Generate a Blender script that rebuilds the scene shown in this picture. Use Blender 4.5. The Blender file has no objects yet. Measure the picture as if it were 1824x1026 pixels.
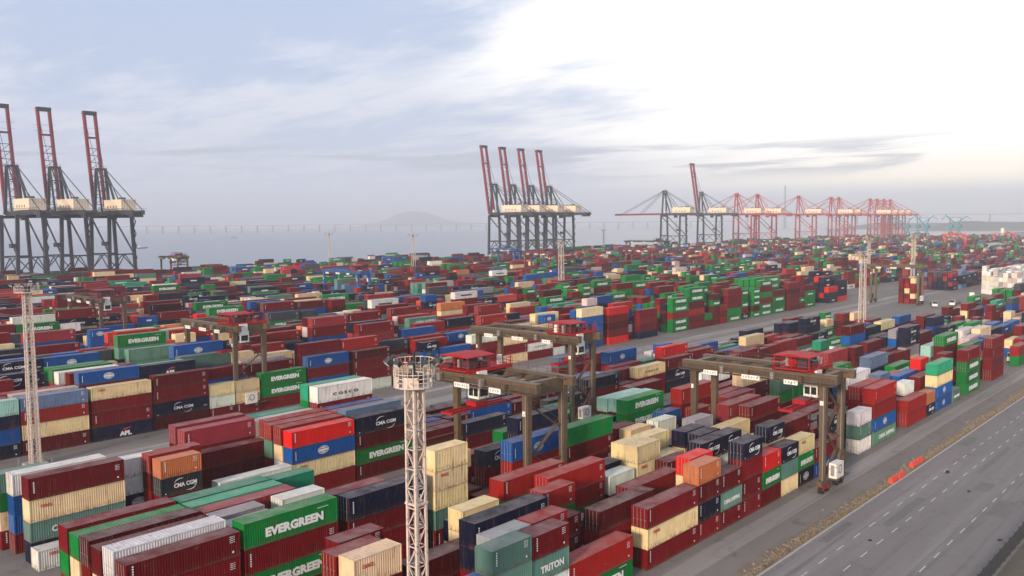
import bpy, math, random
import numpy as np
from mathutils import Vector, Matrix
R = math.radians
SC = bpy.context.scene
C = SC.collection
rng = random.Random(11)

# ------------------------------------------------------------------ camera
CAMZ = 43.376
F_PX, YAW, PITCH, ROLL = 1536.42, .7347, .0761, -.009
cam_d = bpy.data.cameras.new('camera'); cam = bpy.data.objects.new('camera', cam_d); C.objects.link(cam)
fw = Vector((math.cos(YAW)*math.cos(PITCH), math.sin(YAW)*math.cos(PITCH), -math.sin(PITCH)))
r0 = Vector((math.sin(YAW), -math.cos(YAW), 0)); u0 = r0.cross(fw)
rr = math.cos(ROLL)*r0 + math.sin(ROLL)*u0; uu = -math.sin(ROLL)*r0 + math.cos(ROLL)*u0
M = Matrix((rr, uu, -fw)).transposed().to_4x4(); M.translation = (0, 0, CAMZ)
cam.matrix_world = M
cam_d.sensor_width = 36; cam_d.lens = 36*F_PX/1824
cam_d.clip_start = .5; cam_d.clip_end = 60000
SC.camera = cam

# ------------------------------------------------------------------ sky
SUN_AZ, SUN_EL = R(194), R(16)          # compass angle in the xy plane of the direction TO the sun
W = bpy.data.worlds.new('World'); SC.world = W; W.use_nodes = True
nt = W.node_tree; nt.nodes.clear()
def N(t, **k):
    n = nt.nodes.new(t)
    for a, b in k.items(): setattr(n, a, b)
    return n
def lk(a, b): nt.links.new(a, b)
def mth(op, a, b=None, clamp=False):
    n = nt.nodes.new('ShaderNodeMath'); n.operation = op; n.use_clamp = clamp
    for i, v in enumerate((a, b)):
        if v is None: continue
        if isinstance(v, (int, float)): n.inputs[i].default_value = v
        else: nt.links.new(v, n.inputs[i])
    return n.outputs[0]
def mixc(f, a, b):
    n = nt.nodes.new('ShaderNodeMix'); n.data_type = 'RGBA'
    for s, v in ((n.inputs[0], f), (n.inputs[6], a), (n.inputs[7], b)):
        if isinstance(v, (int, float)): s.default_value = v
        elif isinstance(v, tuple): s.default_value = (*v, 1)
        else: nt.links.new(v, s)
    return n.outputs[2]
def ramp(v, pts, interp='EASE'):
    n = nt.nodes.new('ShaderNodeValToRGB'); n.color_ramp.interpolation = interp
    e = n.color_ramp.elements
    e[0].position, e[0].color = pts[0][0], (*[pts[0][1]]*3, 1)
    e[1].position, e[1].color = pts[1][0], (*[pts[1][1]]*3, 1)
    for p, c in pts[2:]:
        q = e.new(p); q.color = (c, c, c, 1)
    nt.links.new(v, n.inputs[0]); return n.outputs[0]
tc = N('ShaderNodeTexCoord'); D = tc.outputs['Generated']
sep = N('ShaderNodeSeparateXYZ'); lk(D, sep.inputs[0])
dx, dy, dz = sep.outputs
zc = mth('MAXIMUM', dz, 0.0)
def dot_dir(v):
    n = N('ShaderNodeVectorMath', operation='DOT_PRODUCT'); lk(D, n.inputs[0]); n.inputs[1].default_value = v; return n.outputs['Value']
# cloud sheet coordinates: a flat layer seen in perspective
den = mth('ADD', zc, .10)
cmb = N('ShaderNodeCombineXYZ'); lk(mth('DIVIDE', dx, den), cmb.inputs[0]); lk(mth('DIVIDE', dy, den), cmb.inputs[1])
def noise(vec, scale, detail, rough, dist=0., off=(0, 0, 0), sc=(1, 1, 1), rot=0.):
    mp = N('ShaderNodeMapping'); lk(vec, mp.inputs[0]); mp.inputs['Location'].default_value = off; mp.inputs['Scale'].default_value = sc
    mp.inputs['Rotation'].default_value = (0, 0, rot)
    n = N('ShaderNodeTexNoise'); lk(mp.outputs[0], n.inputs['Vector'])
    n.inputs['Scale'].default_value = scale; n.inputs['Detail'].default_value = detail; n.inputs['Roughness'].default_value = rough
    n.inputs['Distortion'].default_value = dist
    return n.outputs['Fac']
n_big = noise(cmb.outputs[0], .75, 6, .55, .3, (3.1, 1.7, 0), (1.5, .8, 1), .75)
n_fine = noise(cmb.outputs[0], 3.2, 7, .6, .4, (8, 2, 3), (1.5, .7, 1), .75)
# the thin bright veil over the right hand side of the bay
SD = Vector((.905, .150, .395)).normalized()
glow = dot_dir(tuple(SD))
gm = mth('ADD', glow, mth('MULTIPLY', mth('SUBTRACT', n_big, .5), .24))
gm = mth('ADD', gm, mth('MULTIPLY', mth('SUBTRACT', n_fine, .5), .08))
g_mask = ramp(gm, [(0.785, 0.0), (.925, 1.0)])
cl = mth('ADD', mth('MULTIPLY', n_big, .62), mth('MULTIPLY', n_fine, .38))
cover = ramp(cl, [(.42, .0), (.60, 1.0)])
sky = N('ShaderNodeTexSky', sky_type='NISHITA', sun_disc=False)
sky.sun_elevation = SUN_EL; sky.sun_rotation = math.pi/2 - SUN_AZ
sky.air_density = 1.3; sky.dust_density = 2.5; sky.ozone_density = 1.0
blue = N('ShaderNodeVectorMath', operation='SCALE'); lk(sky.outputs[0], blue.inputs[0]); blue.inputs[3].default_value = .10
thin = mixc(cover, (.56, .66, .89), (.84, .87, 1.0))
c1 = mixc(.88, blue.outputs[0], thin)
c2 = mixc(mth('MULTIPLY', g_mask, .97), c1, (1.35, 1.32, 1.27))
# lilac-grey wall of low cloud towards the horizon, with flat dark bars
lowr = mixc(ramp(glow, [(.80, 0.0), (.93, 1.0)]), ramp(dz, [(.0, 1.0), (.17, 0.0)]), ramp(dz, [(.045, 1.0), (.085, 0.0)]))
low = lowr
el_c = N('ShaderNodeCombineXYZ')
az = mth('ARCTAN2', dy, dx)
lk(mth('MULTIPLY', az, 2.2), el_c.inputs[0]); lk(mth('MULTIPLY', mth('ADD', dz, mth('MULTIPLY', az, .03)), 34), el_c.inputs[1])
bars = noise(el_c.outputs[0], 1.6, 5, .5, .5, (4.3, .0, 0))
lowc = mixc(ramp(glow, [(.80, 0.0), (.96, 1.0)]), (.68, .71, .84), (1.55, 1.38, 1.08))
c3 = mixc(mth('MULTIPLY', low, .85), c2, lowc)
barm = mth('MULTIPLY', ramp(bars, [(.50, 0.), (.60, 1.0)]), ramp(dz, [(.040, 0.), (.060, 1.0), (.078, 1.0), (.092, 0.0)]))
c4 = mixc(mth('MULTIPLY', barm, .8), c3, (.52, .56, .64))
base = ramp(dz, [(.022, 1.0), (.045, 0.0)])
c5 = mixc(mth('MULTIPLY', base, .85), c4, (.70, .73, .84))
bg = N('ShaderNodeBackground'); lk(c5, bg.inputs[0]); bg.inputs[1].default_value = .90
wo = N('ShaderNodeOutputWorld'); lk(bg.outputs[0], wo.inputs[0])

# ------------------------------------------------------------------ sun
sd = bpy.data.lights.new('sun', 'SUN'); so = bpy.data.objects.new('sun', sd); C.objects.link(so)
sd.energy = 4.4; sd.angle = R(8); sd.color = (1, .80, .60)
to_sun = Vector((math.cos(SUN_AZ)*math.cos(SUN_EL), math.sin(SUN_AZ)*math.cos(SUN_EL), math.sin(SUN_EL)))
so.rotation_euler = to_sun.to_track_quat('Z', 'Y').to_euler(); so.location = (-50, -50, 120)
vs = SC.view_settings
vs.view_transform = 'Standard'; vs.look = 'None'; vs.exposure = 0.18; vs.gamma = 1.0; vs.use_curve_mapping = False
SC.cycles.use_denoising = True
SC.cycles.max_bounces = 5; SC.cycles.diffuse_bounces = 1; SC.cycles.glossy_bounces = 2; SC.cycles.transmission_bounces = 2
SC.cycles.volume_bounces = 1; SC.cycles.caustics_reflective = False; SC.cycles.caustics_refractive = False

# ------------------------------------------------------------------ helpers
def tag(o, label=None, cat=None, group=None, kind=None):
    for k, v in (('label', label), ('category', cat), ('group', group), ('kind', kind)):
        if v: o[k] = v
    return o
class MB:
    def __init__(s): s.v = []; s.f = []
    def box(s, x0, y0, z0, x1, y1, z1):
        b = len(s.v)
        s.v += [(x0,y0,z0),(x1,y0,z0),(x1,y1,z0),(x0,y1,z0),(x0,y0,z1),(x1,y0,z1),(x1,y1,z1),(x0,y1,z1)]
        s.f += [tuple(b+i for i in q) for q in ((0,3,2,1),(4,5,6,7),(0,1,5,4),(1,2,6,5),(2,3,7,6),(3,0,4,7))]
        return s
    def bar(s, p, q, w, h=None, w2=None):
        p, q = Vector(p), Vector(q); h = h or w; d = (q-p)
        if d.length < 1e-6: return s
        d.normalize(); up = Vector((0, 0, 1)) if abs(d.z) < .95 else Vector((0, 1, 0))
        a = d.cross(up).normalized(); b_ = a.cross(d)
        k = (w2/w) if w2 else 1
        b = len(s.v)
        for c, m in ((p, 1), (q, k)):
            for i, j in ((-1,-1),(1,-1),(1,1),(-1,1)):
                s.v.append(tuple(c + a*i*w/2*m + b_*j*h/2*m))
        s.f += [tuple(b+i for i in t) for t in ((0,1,2,3),(7,6,5,4),(0,4,5,1),(1,5,6,2),(2,6,7,3),(3,7,4,0))]
        return s
    def tube(s, p, q, r, n=8, r2=None):
        p, q = Vector(p), Vector(q); d = (q-p).normalized(); r2 = r if r2 is None else r2
        up = Vector((0, 0, 1)) if abs(d.z) < .95 else Vector((0, 1, 0))
        a = d.cross(up).normalized(); c = a.cross(d); b = len(s.v)
        for e, rad in ((p, r), (q, r2)):
            for i in range(n):
                t = 2*math.pi*i/n; s.v.append(tuple(e + a*math.cos(t)*rad + c*math.sin(t)*rad))
        for i in range(n):
            j = (i+1) % n; s.f.append((b+i, b+n+i, b+n+j, b+j))
        s.f.append(tuple(b+i for i in range(n))); s.f.append(tuple(b+n+i for i in reversed(range(n))))
        return s
    def poly(s, pts, fs):
        b = len(s.v); s.v += pts; s.f += [tuple(b+i for i in f) for f in fs]; return s
    def mesh(s, name):
        me = bpy.data.meshes.new(name); me.from_pydata([tuple(v) for v in s.v], [], s.f); me.update(); return me
    def build(s, name, mat, parent=None, loc=None):
        me = s.mesh(name); me.materials.append(mat)
        return obj(name, me, parent, loc)
def obj(name, me, parent=None, loc=None):
    o = bpy.data.objects.new(name, me); C.objects.link(o)
    if parent: o.parent = parent
    if loc: o.location = loc
    return o
def thing(name, label, cat, loc=(0, 0, 0), group=None, rz=0):
    o = bpy.data.objects.new(name, None); C.objects.link(o); o.location = loc; o.rotation_euler = (0, 0, rz)
    o.empty_display_size = .5
    return tag(o, label, cat, group)
def struct(name, mb, mat):
    return tag(mb.build(name, mat), kind='structure')

# ------------------------------------------------------------------ materials
def mat(name, col, rough=.6, metal=0., var=.25, scale=.6, rust=0., bump=.0, spec=.4, dust=0., coords='Object'):
    m = bpy.data.materials.new(name); m.use_nodes = True; t = m.node_tree; b = t.nodes['Principled BSDF']
    n = t.nodes.new; l = t.links.new
    c = n('ShaderNodeTexCoord'); g = n('ShaderNodeNewGeometry')
    vec = g.outputs['Position'] if coords == 'World' else c.outputs['Object']
    no = n('ShaderNodeTexNoise'); no.inputs['Scale'].default_value = scale; no.inputs['Detail'].default_value = 6; no.inputs['Roughness'].default_value = .65
    l(vec, no.inputs['Vector'])
    mx = n('ShaderNodeMix'); mx.data_type = 'RGBA'; l(no.outputs['Fac'], mx.inputs[0])
    mx.inputs[6].default_value = (*[v*(1-var) for v in col], 1); mx.inputs[7].default_value = (*[min(1, v*(1+var)) for v in col], 1)
    out = mx.outputs[2]
    if rust:
        n2 = n('ShaderNodeTexNoise'); n2.inputs['Scale'].default_value = scale*3; n2.inputs['Detail'].default_value = 8; l(vec, n2.inputs['Vector'])
        rp = n('ShaderNodeValToRGB'); rp.color_ramp.elements[0].position = .60-.12*rust; rp.color_ramp.elements[1].position = .74; l(n2.outputs['Fac'], rp.inputs[0])
        m2 = n('ShaderNodeMix'); m2.data_type = 'RGBA'; l(rp.outputs[0], m2.inputs[0]); l(out, m2.inputs[6]); m2.inputs[7].default_value = (.10, .045, .02, 1); out = m2.outputs[2]
    l(out, b.inputs['Base Color']); b.inputs['Roughness'].default_value = rough; b.inputs['Metallic'].default_value = metal
    b.inputs['Specular IOR Level'].default_value = spec
    if bump:
        bp = n('ShaderNodeBump'); bp.inputs['Strength'].default_value = bump; bp.inputs['Distance'].default_value = .1; l(no.outputs['Fac'], bp.inputs['Height']); l(bp.outputs[0], b.inputs['Normal'])
    return m
def paint(name, source):
    """weathered container paint: base colour from the object colour or from the mesh attribute"""
    m = bpy.data.materials.new(name); m.use_nodes = True; t = m.node_tree; b = t.nodes['Principled BSDF']
    n = t.nodes.new; l = t.links.new
    if source == 'object':
        oi = n('ShaderNodeObjectInfo'); col = oi.outputs['Color']
    else:
        at = n('ShaderNodeAttribute'); at.attribute_name = 'paint'; col = at.outputs['Color']
    g = n('ShaderNodeNewGeometry'); pos = g.outputs['Position']
    def nz(scale, detail, sc=(1, 1, 1)):
        mp = n('ShaderNodeMapping'); mp.inputs['Scale'].default_value = sc; l(pos, mp.inputs[0])
        q = n('ShaderNodeTexNoise'); q.inputs['Scale'].default_value = scale; q.inputs['Detail'].default_value = detail; q.inputs['Roughness'].default_value = .65
        l(mp.outputs[0], q.inputs['Vector']); return q.outputs['Fac']
    def rmp(v, a, b2, o=1.):
        q = n('ShaderNodeMapRange'); q.inputs[1].default_value = a; q.inputs[2].default_value = b2; q.inputs[3].default_value = 0; q.inputs[4].default_value = o; l(v, q.inputs[0]); return q.outputs[0]
    def mx(f, a, c2, ty='MIX'):
        q = n('ShaderNodeMix'); q.data_type = 'RGBA'; q.blend_type = ty
        for s, v in ((q.inputs[0], f), (q.inputs[6], a), (q.inputs[7], c2)):
            if isinstance(v, (int, float)): s.default_value = v
            elif isinstance(v, tuple): s.default_value = (*v, 1)
            else: l(v, s)
        return q.outputs[2]
    patch = nz(.45, 5)
    c1 = mx(rmp(patch, .38, .66, .5), col, (.66, .62, .60), 'MULTIPLY')
    c1 = mx(rmp(nz(1.4, 5, (1, 1, .22)), .55, .80, .15), c1, (.22, .17, .14))
    streak = nz(2.2, 6, (1, 1, .10))
    rustm = rmp(streak, .57, .72, .75)
    c2 = mx(rustm, c1, (.11, .045, .022))
    if source == 'object':
        tcn = n('ShaderNodeTexCoord'); so_ = n('ShaderNodeSeparateXYZ'); l(tcn.outputs['Object'], so_.inputs[0])
        lowm = rmp(so_.outputs[2], .75, .0); hm_ = n('ShaderNodeMath'); hm_.operation = 'MULTIPLY'; l(lowm, hm_.inputs[0]); l(rmp(nz(3.2, 7, (1, 1, .5)), .44, .62, .8), hm_.inputs[1])
        c2 = mx(hm_.outputs[0], c2, (.12, .055, .03))
    c2 = mx(rmp(nz(5.5, 7, (1, 1, .6)), .66, .72, .55), c2, (.13, .06, .035))
    c2 = mx(rmp(nz(2.6, 7, (.35, .35, 1)), .66, .76, .35), c2, (.42, .39, .36))
    sp = n('ShaderNodeSeparateXYZ'); l(g.outputs['Normal'], sp.inputs[0])
    up = rmp(sp.outputs[2], .5, .9)
    dm = n('ShaderNodeMath'); dm.operation = 'MULTIPLY'; l(up, dm.inputs[0]); l(rmp(nz(.5, 7), .28, .74, .55), dm.inputs[1])
    c3 = mx(dm.outputs[0], c2, (.33, .29, .28))
    spot = nz(1.1, 8)
    dm2 = n('ShaderNodeMath'); dm2.operation = 'MULTIPLY'; l(up, dm2.inputs[0]); l(rmp(spot, .60, .68, .5), dm2.inputs[1])
    c4 = mx(dm2.outputs[0], c3, (.16, .075, .045))
    l(c4, b.inputs['Base Color']); b.inputs['Roughness'].default_value = .6; b.inputs['Specular IOR Level'].default_value = .12
    return m
def flat(name, col, rough=.6, spec=.3):
    return mat(name, col, rough, 0, .12, 1.5, spec=spec)
PM = paint('container_paint', 'object'); PA = paint('container_paint_far', 'attribute')
M_ = dict(
    white=mat('white_lettering', (.78, .78, .76), .6, var=.18, scale=3, coords='World'),
    dark=flat('black_lettering', (.03, .03, .03)), redink=flat('red_lettering', (.55, .06, .04)),
    yel=flat('yellow_lettering', (.62, .60, .12)),
    galv=mat('galvanised_bar', (.30, .29, .28), .5, .3, .3, 2),
    brown=mat('brown_crane_paint', (.115, .080, .048), .5, 0, .25, .5, rust=.5),
    brownD=mat('dark_brown_walkway', (.10, .065, .04), .7, 0, .35, 1.0, rust=.5),
    red=mat('red_crane_paint', (.36, .010, .016), .6, 0, .4, .9, rust=.35, spec=.2),
    redD=mat('dark_red_crane_paint', (.20, .012, .018), .5, 0, .3, .6, rust=.3),
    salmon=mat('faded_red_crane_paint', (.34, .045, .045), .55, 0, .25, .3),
    slate=mat('slate_crane_paint', (.034, .038, .046), .5, 0, .25, .3),
    bluec=mat('blue_crane_paint', (.03, .09, .30), .5, 0, .25, .4),
    cream=mat('cream_house_paint', (.78, .65, .49), .55, 0, .15, .25),
    whitep=mat('white_crane_paint', (.76, .74, .68), .5, 0, .15, .7, rust=.15),
    black=mat('black_rubber', (.018, .018, .018), .8), glass=mat('dark_window_glass', (.02, .025, .03), .12, 0, .1, 1),
    mast=mat('pale_mast_paint', (.60, .50, .44), .6, 0, .2, 1.2, rust=.35),
    lamp=mat('lamp_housing', (.05, .05, .055), .4, .2), cable=mat('steel_cable', (.10, .10, .11), .5, .4),
    orange=mat('orange_plastic', (.62, .055, .030), .55, 0, .2, 1.5), concD=mat('weathered_bridge_concrete', (.28, .28, .29), .9, 0, .2, .02, coords='World'), conc=mat('concrete', (.36, .34, .32), .85, 0, .25, .3, coords='World', bump=.2),
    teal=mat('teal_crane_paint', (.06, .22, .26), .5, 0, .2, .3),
)

# ------------------------------------------------------------------ ground, road, water
def ground_mat(nm, ca, cb_, cc, cd, ce, thr):
    m = bpy.data.materials.new(nm); m.use_nodes = True; t = m.node_tree; b = t.nodes['Principled BSDF']
    n = t.nodes.new; l = t.links.new
    g = n('ShaderNodeNewGeometry')
    def nz(s, d, sc=(1, 1, 1)):
        mp = n('ShaderNodeMapping'); mp.inputs['Scale'].default_value = sc; l(g.outputs['Position'], mp.inputs[0])
        q = n('ShaderNodeTexNoise'); q.inputs['Scale'].default_value = s; q.inputs['Detail'].default_value = d; q.inputs['Roughness'].default_value = .7; l(mp.outputs[0], q.inputs['Vector']); return q.outputs['Fac']
    def rmp(v, a, b2):
        q = n('ShaderNodeMapRange'); q.inputs[1].default_value = a; q.inputs[2].default_value = b2; l(v, q.inputs[0]); return q.outputs[0]
    def mx(f, a, c2):
        q = n('ShaderNodeMix'); q.data_type = 'RGBA'
        for s, v in ((q.inputs[0], f), (q.inputs[6], a), (q.inputs[7], c2)):
            if isinstance(v, tuple): s.default_value = (*v, 1)
            else: l(v, s)
        return q.outputs[2]
    c = mx(nz(.05, 8), ca, cb_)
    c = mx(rmp(nz(.20, 9), .54, .72), c, cc)
    c = mx(rmp(nz(.05, 5, (.15, 2.6, 1)), .50, .66), c, cd)       # long wheel tracks along the rows
    c = mx(rmp(nz(.09, 6, (.10, 4.0, 1)), .60-thr, .76-thr), c, ce)
    c = mx(rmp(nz(1.7, 6), .66, .74), c, (.07, .065, .06))
    l(c, b.inputs['Base Color']); b.inputs['Roughness'].default_value = .85; b.inputs['Specular IOR Level'].default_value = .2
    return m
GM = ground_mat('worn_yard_concrete', (.120, .107, .098), (.235, .212, .195), (.078, .070, .064), (.205, .190, .180), (.058, .053, .048), 0.)
g = MB(); g.poly([(-900, -900, 0), (6000, -900, 0), (6000, 612, 0), (-900, 612, 0)], [(0, 1, 2, 3)]); struct('ground', g, GM)
road_m = ground_mat('worn_road_asphalt', (.150, .138, .137), (.205, .190, .188), (.120, .110, .109), (.225, .212, .21), (.095, .088, .087), .07)
road = MB()
for i in range(60):
    x0 = -200+i*40; road.poly([(x0, 26.2, .008), (x0+40, 26.2, .008), (x0+40, 46.3, .008), (x0, 46.3, .008)], [(0, 1, 2, 3)])
struct('road', road, road_m)
LM = ground_mat('pale_lane_concrete', (.20, .186, .176), (.29, .27, .255), (.15, .135, .125), (.33, .31, .295), (.11, .10, .095), .05)
la = MB()
for i in range(60): la.box(-60+i*9, 52.6+.12*math.sin(i*.7), -.02, -60+i*9+8.94, 55.9+.15*math.sin(i*.5+1), .006)
struct('yard_lane', la, LM)
la = MB()
for i in range(90): la.box(-60+i*9, 151.5, -.02, -60+i*9+8.94, 156.5, .006); la.box(-60+i*9, 160.5, -.02, -60+i*9+8.94, 165.5, .006)
struct('yard_lane', la, LM)
verge_m = mat('dry_grass_verge', (.095, .085, .066), .95, 0, .5, .5, coords='World', bump=.4)
vg = MB(); vg.poly([(-200, -200, .004), (2200, -200, .004), (2200, 24.8, .004), (-200, 24.8, .004)], [(0, 1, 2, 3)]); struct('verge', vg, verge_m)
dirt_m = mat('brown_dirt', (.17, .135, .105), .95, 0, .45, .6, coords='World', bump=.5)
ds = MB()
rd = random.Random(5)
xs = [-50+i*4 for i in range(300)]
top = [49.2+rd.uniform(-.35, .45)+max(0, (x-150)/110)*.9 for x in xs]
for i in range(len(xs)-1):
    ds.poly([(xs[i], 46.9, .008), (xs[i+1], 46.9, .008), (xs[i+1], min(top[i+1], 51.2), .008), (xs[i], min(top[i], 51.2), .008)], [(0, 1, 2, 3)])
struct('dirt_strip', ds, dirt_m)
pm_ = mat('road_patch_asphalt', (.132, .122, .121), .85, 0, .35, .5, coords='World')
for (x, y, a, b_, c_) in ((96, 33, 7, 3.2, 0), (124, 40.2, 16, 1.3, 1), (138, 29, 9, 2.6, 0), (160, 37.4, 22, .9, 1), (178, 44, 8, 1.8, 0), (205, 33.5, 30, 1.1, 1), (112, 44.6, 10, 1.2, 0), (150, 34, 5, 2.2, 0), (240, 40, 20, 2.0, 0)):
    q = MB(); q.poly([(x, y, .0105), (x+a*.5, y-.06, .0105), (x+a, y+.05, .0105), (x+a+.1, y+b_*.6, .0105), (x+a-.05, y+b_, .0105), (x+a*.4, y+b_+.05, .0105), (x-.05, y+b_, .0105)], [tuple(range(7))]); struct('road_patch', q, pm_)
# lane markings: each dash is a piece of the road
dash_me = MB().poly([(0, -.07, 0), (2.4, -.07, 0), (2.4, .07, 0), (0, .07, 0)], [(0, 1, 2, 3)]).mesh('lane_dash'); dash_me.materials.append(mat('road_paint', (.50, .48, .46), .8, 0, .55, 2.5, coords='World'))
for k, (y, ph) in enumerate(((42.55, 146.6), (39.35, 146.3), (35.9, 149), (32.2, 152.1))):
    for i in range(-8, 18 if y > 36.5 or y < 33 else -20):
        o = obj('lane_dash', dash_me, None, (ph+i*5.85-1.2, y, .014)); tag(o, kind='structure')
kb = MB()
for i in range(260):
    x0 = 40+i*2.0+rd.uniform(0, .1)
    kb.box(x0, 46.35, 0, x0+1.9, 46.6, .14+rd.uniform(-.02, .02))
o = struct('kerb', kb, M_['conc'])
# bank of broken concrete and stones between road and yard
rb = MB(); rs = random.Random(3)
def rock(mb, x, y, s, r, z0=0):
    t = [(-.6,-.5,0),(.6,-.6,0),(.55,.5,0),(-.5,.6,0),(-.35,-.3,.6),(.4,-.35,.5),(.3,.35,.65),(-.35,.3,.5)]
    a = r.uniform(0, 6.28); ca, sa = math.cos(a), math.sin(a)
    pts = []
    for p in t:
        q = [c*s*r.uniform(.7, 1.3) for c in p]; pts.append((x+q[0]*ca-q[1]*sa, y+q[0]*sa+q[1]*ca, z0+max(0, q[2])))
    mb.poly(pts, [(4,5,6,7),(0,1,5,4),(1,2,6,5),(2,3,7,6),(3,0,4,7)])
for i in range(5200):
    x = 60+ (rs.random()**1.35)*420; k = abs(rs.gauss(0, .75+.35*math.sin(x*.21)*math.sin(x*.047+1))); y = 47.3+k*(1+max(0, x-170)*.006)
    if y > 51.9: continue
    rock(rb, x, y, rs.choice((.05, .06, .08, .1, .12, .16, .22, .34)), rs)
tag(rb.build('rubble_bank', mat('broken_stone', (.20, .165, .13), .9, 0, .55, 1.1, coords='World')), kind='stuff')
tuft = MB()
for i in range(1500):
    x = 70+(rs.random()**1.2)*330; y = 46.9+abs(rs.gauss(0, .5)); h = rs.uniform(.15, .45)
    for k in range(3):
        a = rs.uniform(0, 6.28); w_ = rs.uniform(.06, .14); b = len(tuft.v)
        tuft.v += [(x-math.cos(a)*w_, y-math.sin(a)*w_, 0), (x+math.cos(a)*w_, y+math.sin(a)*w_, 0), (x+rs.uniform(-.2, .2), y+rs.uniform(-.2, .2), h)]; tuft.f.append((b, b+1, b+2))
tag(tuft.build('dry_grass', mat('dry_grass_blades', (.24, .17, .085), .9, 0, .5, 2, coords='World')), kind='stuff')
# loose litter on the near yard ground
lit = MB()
for i in range(700):
    rock(lit, rs.uniform(25, 60), rs.uniform(100, 150), rs.choice((.05, .08, .14)), rs)
for i in range(500):
    rock(lit, rs.uniform(90, 260), rs.uniform(50.5, 56.5), rs.choice((.05, .07, .1)), rs)
tag(lit.build('loose_stones', bpy.data.materials['broken_stone']), kind='stuff')
# quay wall and sea
q = MB(); q.box(-900, 612, -8, 6000, 613.2, .25); struct('quay_wall', q, M_['conc'])
def water_mat():
    m = bpy.data.materials.new('calm_grey_sea'); m.use_nodes = True; t = m.node_tree; b = t.nodes['Principled BSDF']
    n = t.nodes.new; l = t.links.new; g = n('ShaderNodeNewGeometry')
    b.inputs['Base Color'].default_value = (.20, .225, .26, 1); b.inputs['Roughness'].default_value = .28; b.inputs['IOR'].default_value = 1.33
    q = n('ShaderNodeTexNoise'); q.inputs['Scale'].default_value = .12; q.inputs['Detail'].default_value = 6; l(g.outputs['Position'], q.inputs['Vector'])
    bp = n('ShaderNodeBump'); bp.inputs['Strength'].default_value = .35; bp.inputs['Distance'].default_value = .6; l(q.outputs['Fac'], bp.inputs['Height']); l(bp.outputs[0], b.inputs['Normal'])
    return m
se = MB(); se.poly([(-9000, 613.2, -3), (14000, 613.2, -3), (14000, 15000, -3), (-9000, 15000, -3)], [(0, 1, 2, 3)]); struct('sea', se, water_mat())

# ------------------------------------------------------------------ container library
CW = 2.438
COL = dict(m=(.150, .0025, .006), r=(.29, .010, .008), R=(.66, .012, .010), P=(.30, .030, .042), C=(.58, .060, .040), o=(.66, .20, .075),
           b=(.004, .085, .33), n=(.005, .009, .034), N=(.022, .025, .036), k=(.055, .062, .080), l=(.12, .19, .32),
           g=(.0, .20, .035), t=(.12, .26, .205), T=(.015, .30, .17), a=(.33, .60, .52), w=(.72, .72, .67), W=(.60, .50, .47), y=(.78, .60, .34), e=(.30, .31, .33))
CNAME = dict(m='maroon', r='brown red', R='bright red', P='faded pink red', C='coral red', o='orange', b='blue', n='navy blue', N='charcoal',
             k='dark grey', l='pale blue', g='green', t='grey green', T='turquoise green', a='pale aqua', w='white', W='pinkish white', y='beige', e='grey')
def container_mesh(L, H, name):
    mb = MB(); p = .13; rz = .14
    for x in (0, L-p):
        for y in (0, CW-p): mb.box(x, y, .0, x+p, y+p, H)
    for y in (0, CW-p):                                  # side rails
        mb.box(p, y, .02, L-p, y+p, rz); mb.box(p, y, H-.09, L-p, y+p, H-.015)
    for x in (0, L-p):                                   # end rails
        mb.box(x, p, .02, x+p, CW-p, rz); mb.box(x, p, H-.12, x+p, CW-p, H-.005)
    # corrugated long sides
    n = int(round((L-2*p)/.29)); s = (L-2*p)/n
    for y, dq in ((.045, 1), (CW-.045, -1)):
        b = len(mb.v); cols = []
        for i in range(n):
            x0 = p+i*s
            for fx, d in ((0, 0), (.30, 0), (.5, .045), (.80, .045)): cols.append((x0+fx*s, y+d*dq))
        cols.append((L-p, y))
        for (x, yy) in cols: mb.v += [(x, yy, rz), (x, yy, H-.09)]
        for i in range(len(cols)-1):
            a = b+2*i; mb.f.append((a, a+2, a+3, a+1) if dq > 0 else (a, a+1, a+3, a+2))
    # corrugated ends
    n2 = 8; s2 = (CW-2*p)/n2
    for x, dq in ((.045, 1), (L-.045, -1)):
        b = len(mb.v); cols = []
        for i in range(n2):
            y0 = p+i*s2
            for fx, d in ((0, 0), (.3, 0), (.5, .045), (.8, .045)): cols.append((x+d*dq, y0+fx*s2))
        cols.append((x, CW-p))
        for (xx, yy) in cols: mb.v += [(xx, yy, rz), (xx, yy, H-.12)]
        for i in range(len(cols)-1):
            a = b+2*i; mb.f.append((a, a+1, a+3, a+2) if dq > 0 else (a, a+2, a+3, a+1))
    # ribbed roof
    n3 = int(round((L-2*p)/.42)); s3 = (L-2*p)/n3; b = len(mb.v); cols = []
    for i in range(n3):
        x0 = p+i*s3
        for fx, d in ((0, 0), (.45, 0), (.55, -.025), (.9, -.025)): cols.append((x0+fx*s3, H-.02+d))
    cols.append((L-p, H-.02))
    for (x, z) in cols: mb.v += [(x, p, z), (x, CW-p, z)]
    for i in range(len(cols)-1):
        a = b+2*i; mb.f.append((a, a+2, a+3, a+1))
    mb.poly([(p, p, .06), (L-p, p, .06), (L-p, CW-p, .06), (p, CW-p, .06)], [(3, 2, 1, 0)])
    me = mb.mesh(name); me.materials.append(PM); return me
LEN = {4: 12.19, 2: 6.06}
CMESH = {(l, h): container_mesh(LEN[l], h, 'container_body') for l in (4, 2) for h in (2.591, 2.896)}
DOOR = {}
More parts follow.
